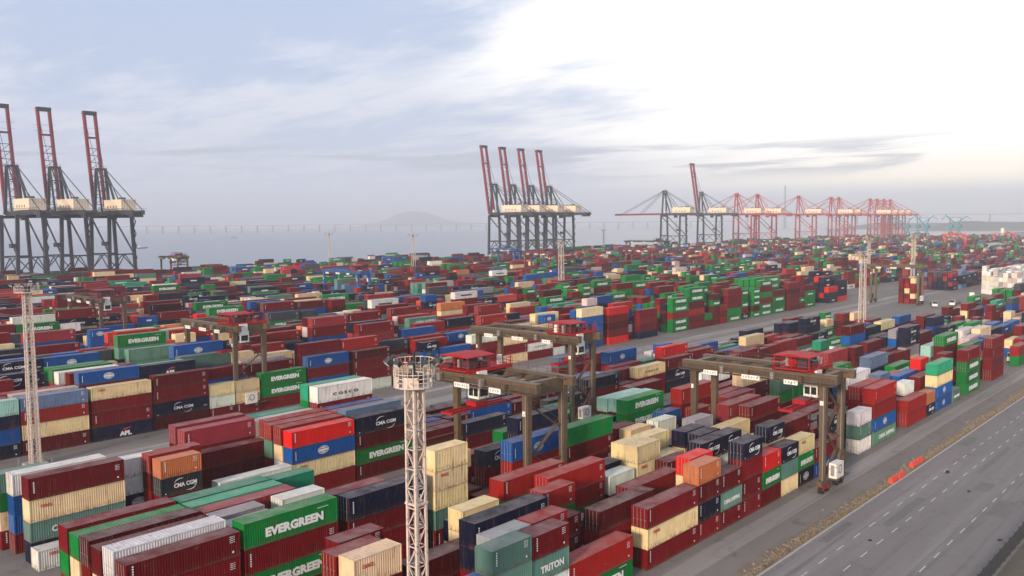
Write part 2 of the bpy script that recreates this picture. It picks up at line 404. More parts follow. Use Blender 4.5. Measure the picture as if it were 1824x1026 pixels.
for h in (2.591, 2.896):
    d = MB(); w_ = (CW-.26)/2-.01
    for i in range(5):
        z0 = .16+i*(h-.30)/5; z1 = z0+(h-.30)/5-.035; d.box(-.035, .02, z0, .012, w_, z1)
    d.box(-.018, 0, .13, .03, w_+.02, h-.12); me = d.mesh('door'); me.materials.append(PM); DOOR[h] = me
    r_ = MB(); r_.tube((0, 0, .06), (0, 0, h-.05), .028, 5)
    r_.box(-.03, -.22, h*.42, .0, .03, h*.42+.06); me = r_.mesh('locking_bar'); me.materials.append(M_['galv']); DOOR[h, 'bar'] = me
def text_mesh(s, width, height, name, m, spacing=1.0, offset=.02):
    cu = bpy.data.curves.new(name, 'FONT'); cu.body = s; cu.size = 1; cu.resolution_u = 2; cu.offset = offset; cu.space_character = spacing; cu.extrude = .012
    o = bpy.data.objects.new(name, cu); C.objects.link(o); dg = bpy.context.evaluated_depsgraph_get()
    me = bpy.data.meshes.new_from_object(o.evaluated_get(dg)); bpy.data.objects.remove(o); bpy.data.curves.remove(cu)
    co = np.empty(len(me.vertices)*3); me.vertices.foreach_get('co', co); co = co.reshape(-1, 3)
    lo, hi = co.min(0), co.max(0)
    n = np.empty_like(co); n[:, 0] = (co[:, 0]-lo[0])/(hi[0]-lo[0])*width; n[:, 2] = (co[:, 1]-lo[1])/(hi[1]-lo[1])*height; n[:, 1] = -co[:, 2]
    me.vertices.foreach_set('co', n.ravel()); me.name = name; me.materials.clear(); me.materials.append(m); me.update(); return me
def combine(name, parts, m):
    """parts = [(mesh, dx, dz)] in the plane of a container side"""
    mb = MB()
    for me, x, z in parts:
        b = len(mb.v); mb.v += [(v.co.x+x, v.co.y, v.co.z+z) for v in me.vertices]; mb.f += [tuple(b+i for i in p.vertices) for p in me.polygons]
    me = mb.mesh(name); me.materials.append(m); return me
def strip(pts, w, y=-.012):
    mb = MB()
    for i in range(len(pts)-1):
        (x0, z0), (x1, z1) = pts[i], pts[i+1]; d = Vector((x1-x0, z1-z0)); d = d/max(d.length, 1e-6); nx, nz_ = -d.y, d.x
        a = w*math.sin(math.pi*i/(len(pts)-1)); c = w*math.sin(math.pi*(i+1)/(len(pts)-1))
        mb.poly([(x0, y, z0), (x1, y, z1), (x1+nx*c, y, z1+nz_*c), (x0+nx*a, y, z0+nz_*a)], [(0, 1, 2, 3)])
    return mb.mesh('swoosh')
def arc(cx, cz, r, a0, a1, n=10): return [(cx+r*math.cos(R(a0+(a1-a0)*i/n)), cz+r*.55*math.sin(R(a0+(a1-a0)*i/n))) for i in range(n+1)]
wl = M_['white']; MARK = {}
def blocks(cells, y=-.012):
    mb = MB()
    for (x, z, w_, h) in cells: mb.poly([(x, y, z), (x+w_, y, z), (x+w_, y, z+h), (x, y, z+h)], [(0, 1, 2, 3)])
    return mb.mesh('marking')
rv = random.Random(8)
def vmarks(L, h=2.6):
    cells = []; x = .55
    for i in range(6): cells.append((x, h-.42-i*.25, .17, .16))
    for i in range(4):
        for j in range(3): cells.append((L-1.25+j*.22, h-.35-i*.2, .15 if j else .2, .07))
    cells.append((L-1.0, .5, .22, .22))
    return blocks(cells)
for l in (4, 2):
    L = LEN[l]; k = 1 if l == 4 else .5
    ev = text_mesh('EVERGREEN', 7.6 if l == 4 else 4.6, 1.05 if l == 4 else .85, 'lettering', wl, 1.02, .055)
    MARK['E', l] = combine('lettering', [(ev, (L-(7.6 if l == 4 else 4.6))/2+.3*k, .75), (blocks([(L-2.6*k-.2, 2.25, 1.5*k, .07)]), 0, 0)], wl)
    cw = 4.4 if l == 4 else 3.4; x0 = (L-cw)/2+(.2 if l == 4 else .5)
    cm = text_mesh('CMA CGM', cw, .62, 'lettering', wl, 1, .03)
    MARK['C', l] = combine('lettering', [(cm, x0, .95), (strip(arc(x0+cw*.35, 1.25, cw*.33, 175, 75), .13), 0, .28), (strip(arc(x0+cw*.62, 1.2, cw*.33, -5, -110), .13), 0, -.25),
                            (blocks([(.5, .3, .16, .16), (L-1.2, .9, .8 if l == 4 else 0.3, .06), (L-1.2, .75, .8 if l == 4 else .3, .06)]), 0, 0)], wl)
    ap = text_mesh('APL', 2.5, .95, 'lettering', wl, .95, .05)
    MARK['A', l] = combine('lettering', [(ap, L/2-.9, .35)], wl); MARK['A2', l] = combine('emblem', [(strip([(L/2-.4, 1.75), (L/2, 1.55), (L/2+.5, 1.62), (L/2+1.1, 1.75), (L/2+1.6, 1.9)], .28), 0, 0)], M_['redink'])
    co = text_mesh('COSCO', 5.6 if l == 4 else 3.6, .55, 'lettering', M_['dark'], 1.6, .03); MARK['S', l] = combine('lettering', [(co, (L-(5.6 if l == 4 else 3.6))/2, .95)], M_['dark'])
    ch = text_mesh('CHINA SHIPPING', 8.6 if l == 4 else 4.6, .8 if l == 4 else .6, 'lettering', wl, 1.1, .02); MARK['H', l] = combine('lettering', [(ch, 2.6 if l == 4 else .8, .85)], wl)
    oo = text_mesh('OOCL', 1.5, .42, 'lettering', M_['redink'], 1, .03); MARK['O', l] = combine('lettering', [(oo, 1.3 if l == 4 else 1.0, 1.75)], M_['redink'])
    op = text_mesh('OPDR', 3.3, .9, 'lettering', wl, 1, .04); MARK['D', l] = combine('lettering', [(op, L/2-1.3, .75)], wl)
    tr = text_mesh('TRITON', 3.9, .8, 'lettering', wl, 1, .03); MARK['I', l] = combine('lettering', [(tr, L/2-1.8, .8)], wl)
    MARK['v', l] = combine('marking', [(vmarks(L), 0, 0)], wl)
    gl = []; cx = L/2-.2
    for rr_, wd in ((.85, .06), (.62, .05), (.36, .05)):
        pts = [(cx+rr_*1.25*math.cos(R(a)), 1.35+rr_*.78*math.sin(R(a))) for a in range(0, 361, 24)]
        mb = MB()
        for i in range(15):
            (xa, za), (xb, zb) = pts[i], pts[i+1]; mb.poly([(xa, -.012, za), (xb, -.012, zb), (cx+(xb-cx)*(1-wd*2), -.012, 1.35+(zb-1.35)*(1-wd*2)), (cx+(xa-cx)*(1-wd*2), -.012, 1.35+(za-1.35)*(1-wd*2))], [(0, 1, 2, 3)])
        gl.append((mb.mesh('ring'), 0, 0))
    gl.append((blocks([(cx-.85, 1.20, 1.7, .28), (cx-.5, 1.62, 1.0, .1), (cx-.5, .98, 1.0, .1), (cx-.04, .72, .08, 1.26)]), 0, 0)); gl.append((blocks([(.6, .6, .1, 1.4)]), 0, 0))
    MARK['G', l] = combine('emblem', gl, wl)
MNAME = dict(E='with large white lettering', C='with white lettering between two swooshes', A='with white letters under a red flash', S='with dark spaced lettering',
             H='with wide white lettering', O='with small red lettering', D='with bold white letters', I='with tall white letters', v='with small white markings', G='with a white globe emblem')

# ------------------------------------------------------------------ where the containers stand
ROWY = {}
for b_, y0_ in (('1', 57.6), ('2', 82.0), ('3', 115.2)):
    for k in range(6): ROWY[b_+'abcdef'[k]] = y0_+2.85*k
BL = '456789ABCDEFGHIJ'
for i in range(16):
    for k in range(6): ROWY[BL[i]+'abcdef'[k]] = 176.6+26.6*i+2.85*k
# row|tiers|x|length|colours from the top down, with :mark
STACKS = '''
2f|34.9|4|m:v g:v m y
2f|47.6|4|T g m b
2f|60.4|2|T ? ? ?
2f|104|4|g:E m m
2f|116.4|2|g:E m y g
2f|141|4|m m b m
2e|34.9|4|g:v y:v m m
2e|47.6|4|T m g m
2e|64|4|m
2e|92|4|m y
2e|104.5|4|n:v n m m
2e|129.6|4|a m m m
2e|173|4|m y m
2e|228|2|T m t m
2e|345|2|m n m m
2d|34.9|4|m r w m
2d|47.6|4|P m y m
2d|62|4|P w m
2d|87.0|4|P m m
2d|110.4|2|n:C m
2d|116.8|2|k:v n m
2d|123.04|2|n n m
2d|129.3|4|a m m m
2d|159.4|4|w n n m
2d|241|4|m b g m m
2d|279|2|n m
2c|34.9|4|m y m b
2c|47.6|2|e m b m
2c|56.0|2|w m b m
2c|81.8|2|y m m m
2c|95.4|4|P m m
2c|109|4|W n m
2c|121.6|2|n:C m
2c|127.9|4|g:E g:E m m
2c|160.4|4|P m m
2c|176.6|4|m m m m
2c|246.8|4|m b:G m
2c|284|2|m g
2c|297|4|m m m m
2b|34.9|4|w y m r
2b|47.6|2|e y m m
2b|53.9|2|y m m
2b|62.0|4|m b
2b|88.0|2|N:C r t m
2b|98.0|4|P m m
2b|120.3|2|r y y
2b|135.5|2|b m m
2b|141.8|4|r:v m m m
2b|154.17|4|P m m
2b|166.54|4|y m m m
2b|190|4|e b m m
2b|288|2|n m
2b|297|4|n b n m
2a|34.9|4|m:v m:v b g
2a|47.6|4|g:E m:v g:E m
2a|61.4|4|n:v m m m
2a|75.4|2|y:v y y t m
2a|90.5|4|b:G r m m
2a|103.2|4|g m m b
2a|120.6|2|y y w
2a|129.2|2|w y w
2a|142.2|2|m n m
2a|154.5|4|P:v m m
2a|178.2|4|t g m
2a|205|4|P R m m
2a|222|2|m m t m
3a|38.2|4|w:O
3a|54.4|2|o:v N:C m m
3a|63.2|4|w e
3a|75.6|4|R:v b:G y:O m
3a|88.3|4|n:C m g:E m
3a|152.2|4|n:v m m
3a|172.4|4|y:S m m
3a|185.4|4|m n:C n
3b|38.4|4|m:v y:O t:H n
3b|54.2|2|r:O m m m
3b|63|4|m
3b|75.6|4|r y w m
3b|88.3|4|l m m m
3b|150.8|4|l:A w m
3b|163.17|2|k:v m m
3b|169.41|2|m n:C n:C
3b|188.0|4|R:v m m m
3b|202|4|m n m
3d|38.4|4|w:O b b m
3d|64.2|4|m m m
3d|76.57|4|r w m m
3d|88.94|4|b m m m
3d|172.4|4|b:G m m m
3d|196.0|2|b w m m
3d|215|4|b:G b m
3e|37.6|2|t g y m
3e|63.8|4|P:v m m m
3e|76.17|4|W y m m
3e|88.6|4|w:S m m m m
3e|169.0|4|P m m m
3e|196|4|w m m
3e|222.0|4|y m
3f|38.0|2|y y y
3f|63.8|4|P m m m
3f|76.17|4|T m m m
3f|88.54|4|T g m m m
3f|160|4|l m n m
3f|236|4|w y
3c|50.9|2|w w n:G m
3c|57.4|2|r:O r m n
3c|75.6|4|r t m m
3c|88.3|4|P m m m
3c|151|4|b n m
3c|170.0|4|P m m
3c|183.4|4|T w m
3c|201.0|4|P m m
3c|239|4|y y m
1e|42|2|m:v m m
1e|50.0|2|r:v m m m
1e|67.6|2|y y y m
1e|83.0|4|r:v r:v g:E m
1e|96.4|2|w m m
1e|103.2|2|y:v y y m
1e|109.8|2|y y n
1e|116.4|2|n:C y m n
1e|126.0|4|y w m
1e|138.4|4|m:v m n m
1e|181|2|b n m
1e|212.6|4|g:E m m
1e|270.8|4|w y y m
1d|50.0|2|y m y m
1d|57.3|4|m m m
1d|78.8|2|r:v g m m
1d|100.8|2|m m
1d|107.2|2|m m y
1d|116.2|2|n:C n m m
1d|126.2|2|y y y
1d|133.0|4|m m
1d|176.0|4|w m m m
1d|189.0|2|C:v m m
1d|204.4|2|C:v m m
1d|230|4|a t m m
1d|276.8|4|y n g m
1f|52.4|2|m:v m m m
1f|69.5|2|n y y
1f|77.6|4|r:v g m m
1f|91.0|4|n m g
1f|104.0|2|y:v y y m
1f|110.24|2|y y y m
1f|117.0|2|k n m
1f|124.3|2|e m m m
1f|136.0|4|P m m m
1f|149.8|2|? ? ?
1f|180|4|g:E n m m
1f|204.0|4|l n m m
1f|290.4|4|g:E w m m
1b|50.0|4|m m
1b|63.6|2|e e m m
1b|70.0|2|r:v r:v t m
1b|82.3|4|m m b
1b|103.6|2|R:D y m m
1b|116.0|2|w m m
1b|127.4|2|n:C y y m
1b|152.5|2|n n r:v
1b|166.9|4|r:v m m m
1b|179.6|4|m m
1b|193.0|2|w:v m m
1b|203.0|4|m m m
1b|222.6|2|m m m w
1b|241.0|4|g:E m m m
1b|254.4|2|b y m m
1b|261.0|2|b y m m
1c|43|4|m n
1c|63.8|4|n:v n m m
1c|76.3|2|r:v m:v m
1c|93.1|4|m y m
1c|105.47|2|e m
1c|111.71|2|n y m m
1c|117.95|2|n:C t m y
1c|126.6|2|y y m
1c|138.4|4|m:v m m
1c|186|2|l n m m
1c|198|4|b m m
1c|213|2|R m m m
1c|231.0|4|g:E m m m n
1c|254|4|W n g m
1a|48.1|4|b:v m m
1a|60.47|2|t:v t m m
1a|66.71|2|m:v t:I w m
1a|72.95|4|r:v g:E
1a|88.4|4|m:v y:O m:v
1a|100.8|2|o:v m n m
1a|107.04|2|m:v t m
1a|113.4|2|n:C m m:v m
1a|120.0|2|R:v g:E m
1a|126.4|2|n:C t y
1a|132.7|2|y g:E n:G
1a|159.0|2|w:v t:v w
1a|166.6|4|r:v r b:G t:H
1a|186.2|4|r r
1a|198.6|2|o n:C
1a|205.4|4|T:v y b:G b:G
1a|218.6|2|t:H
1a|229.8|4|m g:E g:E g:E
1a|254.2|4|m m m m
1a|284.4|4|r g
4a|44.4|4|a n b n:v
4a|57.0|4|l:v r:v y m:v
4a|69.9|4|y:O m m n:A
4a|82.7|4|m:v m:v n:C m
4a|95.2|2|y w m
4a|101.6|2|y y m
4a|108.2|4|g:E g:E m
4a|121.2|4|b:G m b:A m
4a|135.0|4|m:v m m w
4a|148.0|2|r y t
4a|158.4|2|n:C b m m
4a|165.2|4|b y m
4a|177.7|4|w m m m
4a|190.3|4|y m y
4a|202.8|4|y r w m
4a|215.5|2|m m w
4a|230.5|4|y b b b b
4a|246.0|4|R m:v m m:v R
4b|43.6|4|P m m m
4b|56.4|4|W m m m
4b|68.77|4|b:G r m m m
4b|81.4|4|n:A g m m m
4b|94.2|4|m:v b m m
4b|106.8|4|m:v m m m
4b|120.8|4|m m:v b m m
4b|133.2|4|r m m m m
4b|158.4|4|r m m m
4b|198.0|4|y:v m m m
4b|230.6|4|b:G m y m m
4c|55|4|P m m m
4c|68|4|r m m m m
4c|81|4|a m b m m
4c|94|4|b m m m
4c|106.5|4|W m m m
4c|146|4|k m y t
4c|159.8|4|r:v m m m
4c|173.0|4|b:G m m m
4c|213|4|y y m m w
4c|243.2|2|n m m m m
4d|159.0|4|b b m m m
'''
rc = random.Random(21)
PAL = 'mmmmmmmmmmmmmmmrrrrrrPPPRnnnnnnnnnbbbbblkkkNggggtTyywwyyyWWeoC'
GREENPAL = 'ggggggggmmmmrrmmgggynb'
WHITEPAL = 'wwwwyWWeww'
CONT = []     # x, y, z, len, height, colour letter, mark
def fill_mark(c, l):
    r = rc.random()
    if c == 'g': return 'E' if r < .75 else 'v'
    if c in 'nN': return 'C' if r < .55 else 'v'
    if c == 'b': return 'G' if r < .45 else 'v'
    if c in 'tT': return 'H' if r < .3 else ''
    if c in 'yW': return 'O' if r < .35 else ''
    if c == 'w': return 'S' if r < .25 else ''
    if c in 'mrRPoCtTkl': return 'v' if r < .85 else ''
    return ''
def add_stack(x, y, l, toks):
    z = 0
    for t in reversed(toks):
        c, mk = (t.split(':')+[''])[:2]
        if c == '?': c = rc.choice(PAL)
        h = 2.591 if (l == 2 and rc.random() < .7) or rc.random() < .52 else 2.896
        if l == 2 and rc.random() < .5: h = 2.591
        if not mk and rc.random() < .8: mk = fill_mark(c, l) if c not in 'gb' else ''
        CONT.append([x+rc.uniform(-.03, .03), y+rc.uniform(-.03, .03), z, l, h, c, mk]); z += h+.012
    return z
occ = {}
for ln in STACKS.split('\n'):
    if not ln.strip(): continue
    r_, x_, l_, tk = ln.split('|'); l_ = int(l_); x_ = float(x_)
    add_stack(x_, ROWY[r_], l_, tk.split()); occ.setdefault(r_, []).append((x_-.2, x_+LEN[l_]+.2))
def free(r_, a, b): return all(b < p or a > q for p, q in occ.get(r_, []))
def smooth(x, y, s=1.): return .5+.5*math.sin(x*.031*s+1.3*math.sin(y*.05)+y*.021)*math.cos(y*.043-x*.011*s)
def inview(x, y):
    v = Vector((x, y, 6-CAMZ)); d = v.dot(fw)
    if d < 5: return False
    u = F_PX*v.dot(rr)/d
    return -912-60-9000/d < u < 912+60+9000/d
def fill_row(r_, x0, x1, hfun, pal, skip=.03, p20=.22):
    y = ROWY[r_]; x = x0
    while x < x1:
        l = 2 if rc.random() < p20 else 4
        L = LEN[l]
        if not free(r_, x, x+L):
            x += 1.0; continue
        if rc.random() < skip or not inview(x+L/2, y): x += L+.5; continue
        n = int(round(hfun(x, y)+rc.uniform(-.5, .5))); pp = pal(x, y) if callable(pal) else pal
        if n > 0:
            base_c = rc.choice(pp)
            toks = []
            for k in range(n):
                c = base_c if rc.random() < .22 else rc.choice(pp)
                mk = fill_mark(c, l); toks.append(c+(':'+mk if mk else ''))
            add_stack(x, y, l, toks)
        x += L+(.35 if rc.random() < .9 else 1.6)
def H(lo, hi, s=1.): return lambda x, y: lo+(hi-lo)*smooth(x, y, s)
LINES = ('mmmmmmr', 'mmrrP', 'nnnnN', 'nnkb', 'bbbl', 'ggggg', 'rrrCm', 'yyywW', 'ttgT', 'mmmmm', 'mmnnb')
def fill_bays(b_, x0, x1, hfun, pal, gap=.05, rows='abcdef', p20=.28, dom=.5):
    """bays across the block share a box length; rows of a bay differ in height and owner"""
    x = x0
    while x < x1:
        l = 2 if rc.random() < p20 else 4; L = LEN[l]
        if rc.random() < gap: x += L+rc.choice((.5, 2.5)); continue
        y_ = ROWY[b_+rows[0]]; h0 = hfun(x, y_)+rc.uniform(-.9, .9); line = rc.choice(LINES)
        for k in rows:
            y = ROWY[b_+k]
            if not inview(x+L/2, y) or not free(b_+k, x, x+L): continue
            if rc.random() < .10: line = rc.choice(LINES)
            n = int(round(h0+rc.choice((-2, -1, -1, 0, 0, 0, 0, 0, 1))+rc.uniform(-.3, .3)))
            n = max(0, min(6, n))
            pp = pal(x, y) if callable(pal) else pal
            if l == 4 and rc.random() < .12:
                add_stack(x, y, 2, fill_toks(n, pp, line, dom, 2)); add_stack(x+6.12, y, 2, fill_toks(max(0, n-rc.choice((0, 1, 2))), pp, line, dom, 2))
            elif n: add_stack(x, y, l, fill_toks(n, pp, line, dom, l))
        x += L+(.35 if rc.random() < .86 else 1.3)
def fill_toks(n, pp, line, dom, l):
    out = []
    for k in range(n):
        c = rc.choice(line) if (pp is PAL and rc.random() < dom) else rc.choice(pp)
        mk = fill_mark(c, l); out.append(c+(':'+mk if mk else ''))
    return out
dk = 'mmmmmmnnnNkrbg'
for k in 'abcdef':
    fill_row('1'+k, 118, 262, lambda x, y: 2, dk, .25); fill_row('2'+k, 62, 262, lambda x, y: 2, dk, .25); fill_row('3'+k, 90 if k != 'a' else 101, 250, lambda x, y: 2, dk, .2)
fill_bays('1', 303, 520, H(2.0, 4.6), PAL, .1); fill_bays('2', 262, 520, H(2.2, 4.8), PAL, .06)
fill_bays('3', 250, 345, lambda x, y: 1.9, PAL, .10)
def pal_mid(x, y):
    if 280 < x < 425 and y < 262: return GREENPAL
    if x > 250 and rc.random() < .2: return GREENPAL
    return PAL
fill_bays('4', 22, 270, H(3.8, 4.8), PAL, .0, 'ab'); fill_bays('4', 22, 270, H(3.6, 5.0), PAL, .02, 'cdef')
fill_bays('4', 288, 352, H(4.6, 5.8), GREENPAL, .02, p20=.4); fill_bays('4', 356, 378, H(4.5, 5.4), 'gggggm', .0); fill_bays('4', 392, 412, H(4.5, 5.4), 'mmmmmg', .0); fill_bays('4', 440, 462, H(4.5, 5.4), 'nnnnnkR', .0)
for i in range(1, 16):
    b_ = BL[i]
    if ROWY[b_+'f'] > 590: continue
    x = 20.
    while x < 1500:
        seg = 214-((x+i*37) % 214)
        x1 = x+seg-14
        if x1 > x and not (i < 3 and 425 < x < 430): fill_bays(b_, x, x1, H(3.4, 5.2), pal_mid, .045)
        x += seg
# the white refrigerated boxes and the blocks beyond the open ground on the right
RY = {}
for j in range(9):
    ROWY['w%d' % j] = 106+2.85*j; fill_row('w%d' % j, 524+j*3, 720, H(4.2, 5.2), WHITEPAL, .0, .5)
for j in range(3):
    ROWY['s%d' % j] = 141+2.85*j; fill_row('s%d' % j, 462, 476, lambda x, y: 5, 'mmmrym', .1, 1.)
CONT.append([479, 146, 0, 2, 2.591, 'W', '']); CONT.append([479, 146, 2.6, 2, 2.591, 'm', ''])
for j in range(6): ROWY['x%d' % j] = 150+2.85*j; fill_row('x%d' % j, 560, 760, H(3, 5), 'nnnnnmmPklr', .05)
for (xx0, xx1, yy0) in ((760, 1100, 108), (535, 1500, 66), (1120, 1700, 110), (800, 1800, 150), (600, 1500, 84)):
    for j in range(6): rn = 'z%d_%d' % (xx0, yy0+j); ROWY[rn] = yy0+2.85*j; fill_row(rn, xx0, xx1, H(2, 4.6), PAL if yy0 != 108 else GREENPAL, .1)

# ------------------------------------------------------------------ which 300 show largest: a small painter's-order id picture of the boxes
def proj(P):
    P = np.asarray(P, float)-np.array([0, 0, CAMZ]); z = P@np.array(fw)
    return np.stack([F_PX*(P@np.array(rr))/z/2+456, -F_PX*(P@np.array(uu))/z/2+256.5], -1), z
A = np.array([[c[0], c[1], c[2], LEN[c[3]], CW, c[4]] for c in CONT])
idbuf = np.full((513, 912), -1, int)
dist = np.hypot(A[:, 0], A[:, 1])
order = np.argsort(-(A[:, 0]*.74+A[:, 1]*.67-A[:, 2]*.02))
corn = np.array([[i, j, k] for k in (0, 1) for j in (0, 1) for i in (0, 1)])
allP = A[:, None, :3]+corn[None]*A[:, None, 3:6]
PX, PZ = proj(allP.reshape(-1, 3)); PX = PX.reshape(-1, 8, 2); PZ = PZ.reshape(-1, 8)
quads = ((0, 1, 5, 4), (0, 2, 6, 4), (4, 5, 7, 6))
sub = allP
# sort key: along the rows and away; boxes of a row nearer in y hide those behind
key = np.lexsort((A[:, 2], -A[:, 0], -np.round(A[:, 1], 0)))
for i in key:
    if PZ[i].min() < 3: continue
    for q_ in quads:
        p = PX[i][list(q_)]; x0, y0 = np.floor(p.min(0)).astype(int); x1, y1 = np.ceil(p.max(0)).astype(int)+1
        x0 = max(x0, 0); y0 = max(y0, 0); x1 = min(x1, 912); y1 = min(y1, 513)
        if x1 <= x0 or y1 <= y0: continue
        X_, Y_ = np.meshgrid(np.arange(x0, x1)+.5, np.arange(y0, y1)+.5)
        s = None; ok = None
        for a in range(4):
            e = (p[(a+1) % 4]-p[a]); cr = e[0]*(Y_-p[a][1])-e[1]*(X_-p[a][0])
            pos = cr >= 0
            ok = [pos, ~pos] if ok is None else [ok[0] & pos, ok[1] & ~pos]
        m_ = ok[0] | ok[1]
        idbuf[y0:y1, x0:x1][m_] = i
cnt = np.bincount(idbuf[idbuf >= 0], minlength=len(CONT))
ys_, xs_ = np.nonzero(idbuf >= 0); ids = idbuf[ys_, xs_]
cenx = np.bincount(ids, xs_, minlength=len(CONT))/np.maximum(cnt, 1); ceny = np.bincount(ids, ys_, minlength=len(CONT))/np.maximum(cnt, 1)
TOP = set(np.argsort(-cnt)[:300].tolist())
print('containers', len(CONT), 'smallest of the 300 covers', sorted(cnt)[-300], 'px; visible', int((cnt > 0).sum()))

# ------------------------------------------------------------------ labels
stackkey = {}
for i, c in enumerate(CONT): stackkey.setdefault((round(c[0]*2), round(c[1])), []).append(i)
def place(c):
    x, y = c[0], c[1]
    if y < 59: return 'in roadside row'
    if y < 74.5: return 'in block behind roadside row'
    if y < 83: return 'in front row of second block'
    if y < 99: return 'in second block from road'
    if y < 117: return 'in front row of third block'
    if y < 133: return 'in third block from road'
    if y < 179: return 'fronting the wide aisle'
    if y < 200: return 'just past wide aisle'
    return 'far past wide aisle'
LAB = {}
for st in stackkey.values():
    st.sort(key=lambda i: CONT[i][2])
    vis = [i for i in st]
    for pos, i in enumerate(vis):
        k = len(vis)-1-pos
        LAB[i] = ('top ' if k == 0 else 'second down ' if k == 1 else 'third down ' if k == 2 else 'low ')
names = {}
for i in TOP:
    c = CONT[i]
    names[i] = '%s%s %s container %s %s' % (LAB[i], 'long' if c[3] == 4 else 'short', CNAME[c[5]], MNAME[c[6]] if c[6] else 'with plain sides', place(c))
from collections import defaultdict
same = defaultdict(list)
for i, s in names.items(): same[s].append(i)
ORD = ['leftmost', 'second from left', 'third from left', 'fourth from left', 'fifth from left', 'sixth from left', 'seventh from left', 'eighth from left', 'ninth from left', 'tenth from left', 'eleventh from left', 'twelfth from left', 'thirteenth from left', 'fourteenth from left']
FINAL = {}
for s, L_ in same.items():
    L_.sort(key=lambda i: cenx[i])
    for j, i in enumerate(L_):
        t = s
        if len(L_) > 1:
            t = s.replace(' with white lettering between two swooshes', ' with white swoosh lettering').replace(' with small white markings', ' with white marks').replace(' with plain sides', '')
            t += ', '+(ORD[j] if j < len(ORD)-1 else 'farthest right')
        for a_, b__ in ((' in block behind roadside row', ' behind roadside row'), (' in front row of second block', ' fronting second block'), (' in front row of third block', ' fronting third block'), (' from road', ''), (' in first row past wide aisle', ' fronting wide aisle'), (' in block past wide aisle', ' past wide aisle'), ('second down ', 'second-down '), ('third down ', 'third-down ')):
            if len(t.split()) > 16: t = t.replace(a_, b__)
        for a_, b__ in ((' with white swoosh lettering', ' with swoosh lettering'), (' with large white lettering', ' with white lettering'), (' with white letters under a red flash', ' with red flash'), (' container', ' box')):
            if len(t.split()) > 16: t = t.replace(a_, b__)
        if len(t.split()) > 16: print('LONG', t)
        FINAL[i] = t

# ------------------------------------------------------------------ build the 300 as things
GROUP = 'shipping containers stacked in the port yard'
def tint(c, r):
    k = r.uniform(.85, 1.12) if c in 'wWyae' else r.choice((.45, .65, .8, .9, 1., 1.05, 1.15)) if c in 'mr' else r.uniform(.68, 1.1); return (*[min(1, max(0, v*k*r.uniform(.94, 1.06))) for v in COL[c]], 1)
rt = random.Random(99)
tints = [tint(c[5], rt) for c in CONT]
doorend = [rt.random() < (.8 if c[5] in 'nNRmor' and c[3] == 2 else .42) for c in CONT]
for i in sorted(TOP, key=lambda i: -cnt[i]):
    x, y, z, l, h, c, mk = CONT[i]
    o = obj('shipping_container', CMESH[l, h if (l, h) in CMESH else 2.591], None, (x, y, z)); o.color = tints[i]
    tag(o, FINAL[i], 'container', GROUP)
    if mk and cnt[i] > 25:
        m_ = obj('lettering' if mk not in 'vG' else ('marking' if mk == 'v' else 'emblem'), MARK[mk, l], o, (0, -.004, 0))
        if mk == 'v': m_['kind'] = 'stuff'
        if mk == 'A': obj('emblem', MARK['A2', l], o, (0, -.004, 0))
    if doorend[i] and cnt[i] > 60:
        for s_ in (0, 1):
            d = obj('door', DOOR[h], o, (.0, .13+s_*((CW-.26)/2), 0)); d.color = tints[i]
            for b_ in (.28, .82): obj('locking_bar', DOOR[h, 'bar'], d, (-.055, b_, 0))
# ------------------------------------------------------------------ the rest of the yard as one mass
rest = [i for i in range(len(CONT)) if i not in TOP]
B = A[rest]; eps = .03
cs = np.array([[0,0,0],[1,0,0],[1,1,0],[0,1,0],[0,0,1],[1,0,1],[1,1,1],[0,1,1]], float)
V = (B[:, None, :3]+cs[None]*(B[:, None, 3:6]-2*eps)+eps).reshape(-1, 3)
# a recessed side panel on every box: rails and posts stay proud of it
Fq = np.array([(4,5,6,7),(0,1,5,4),(1,2,6,5),(2,3,7,6),(3,0,4,7)])
F_ = (np.arange(len(B))[:, None, None]*8+Fq[None]).reshape(-1, 4)
me = bpy.data.meshes.new('stacked_containers'); me.from_pydata(V.tolist(), [], F_.tolist()); me.update(); me.materials.append(PA)
at = me.attributes.new('paint', 'FLOAT_COLOR', 'POINT')
colr = np.repeat(np.array([tints[i] for i in rest]), 8, axis=0); at.data.foreach_set('color', colr.astype(np.float32).ravel())
far = tag(obj('stacked_containers', me), 'mass of stacked containers of every colour filling the yard behind the nearer ones', kind='stuff')
fm = {}; 
vv = []; ff = []; mi = []; nb = 0; mats_ = [M_['white'], M_['dark'], M_['redink']]
bar_mesh = {}
for i in rest:
    x, y, z, l, h, c, mk = CONT[i]
    if not mk or cnt[i] == 0: continue
    d = dist[i]
    if mk in 'EC' and d < 420 or (mk in 'GAH' and d < 300) or (d < 190):
        me_ = MARK[mk, l]
        if (mk, l) not in fm:
            fm[mk, l] = (np.array([v.co[:] for v in me_.vertices]), [tuple(p.vertices) for p in me_.polygons])
        co, fc = fm[mk, l]
    else:
        L = LEN[l]; w_ = L*.5 if mk in 'EHS' else L*.28 if mk in 'CG' else 0
        if not w_: continue
        co = np.array([((L-w_)/2, -.01, 1.0), ((L+w_)/2, -.01, 1.0), ((L+w_)/2, -.01, 1.55), ((L-w_)/2, -.01, 1.55)]); fc = [(0, 1, 2, 3)]
    vv.append(co+np.array([x, y+.02, z])); ff += [tuple(nb+a for a in f) for f in fc]; mi += [1 if mk == 'S' else 2 if mk == 'O' else 0]*len(fc); nb += len(co)
me = bpy.data.meshes.new('lettering'); me.from_pydata(np.concatenate(vv).tolist(), [], ff); me.update()
for m_ in mats_: me.materials.append(m_)
me.polygons.foreach_set('material_index', mi)
o = obj('lettering', me, far); o['kind'] = 'stuff'
print('rest', len(rest), 'lettering faces', len(ff))

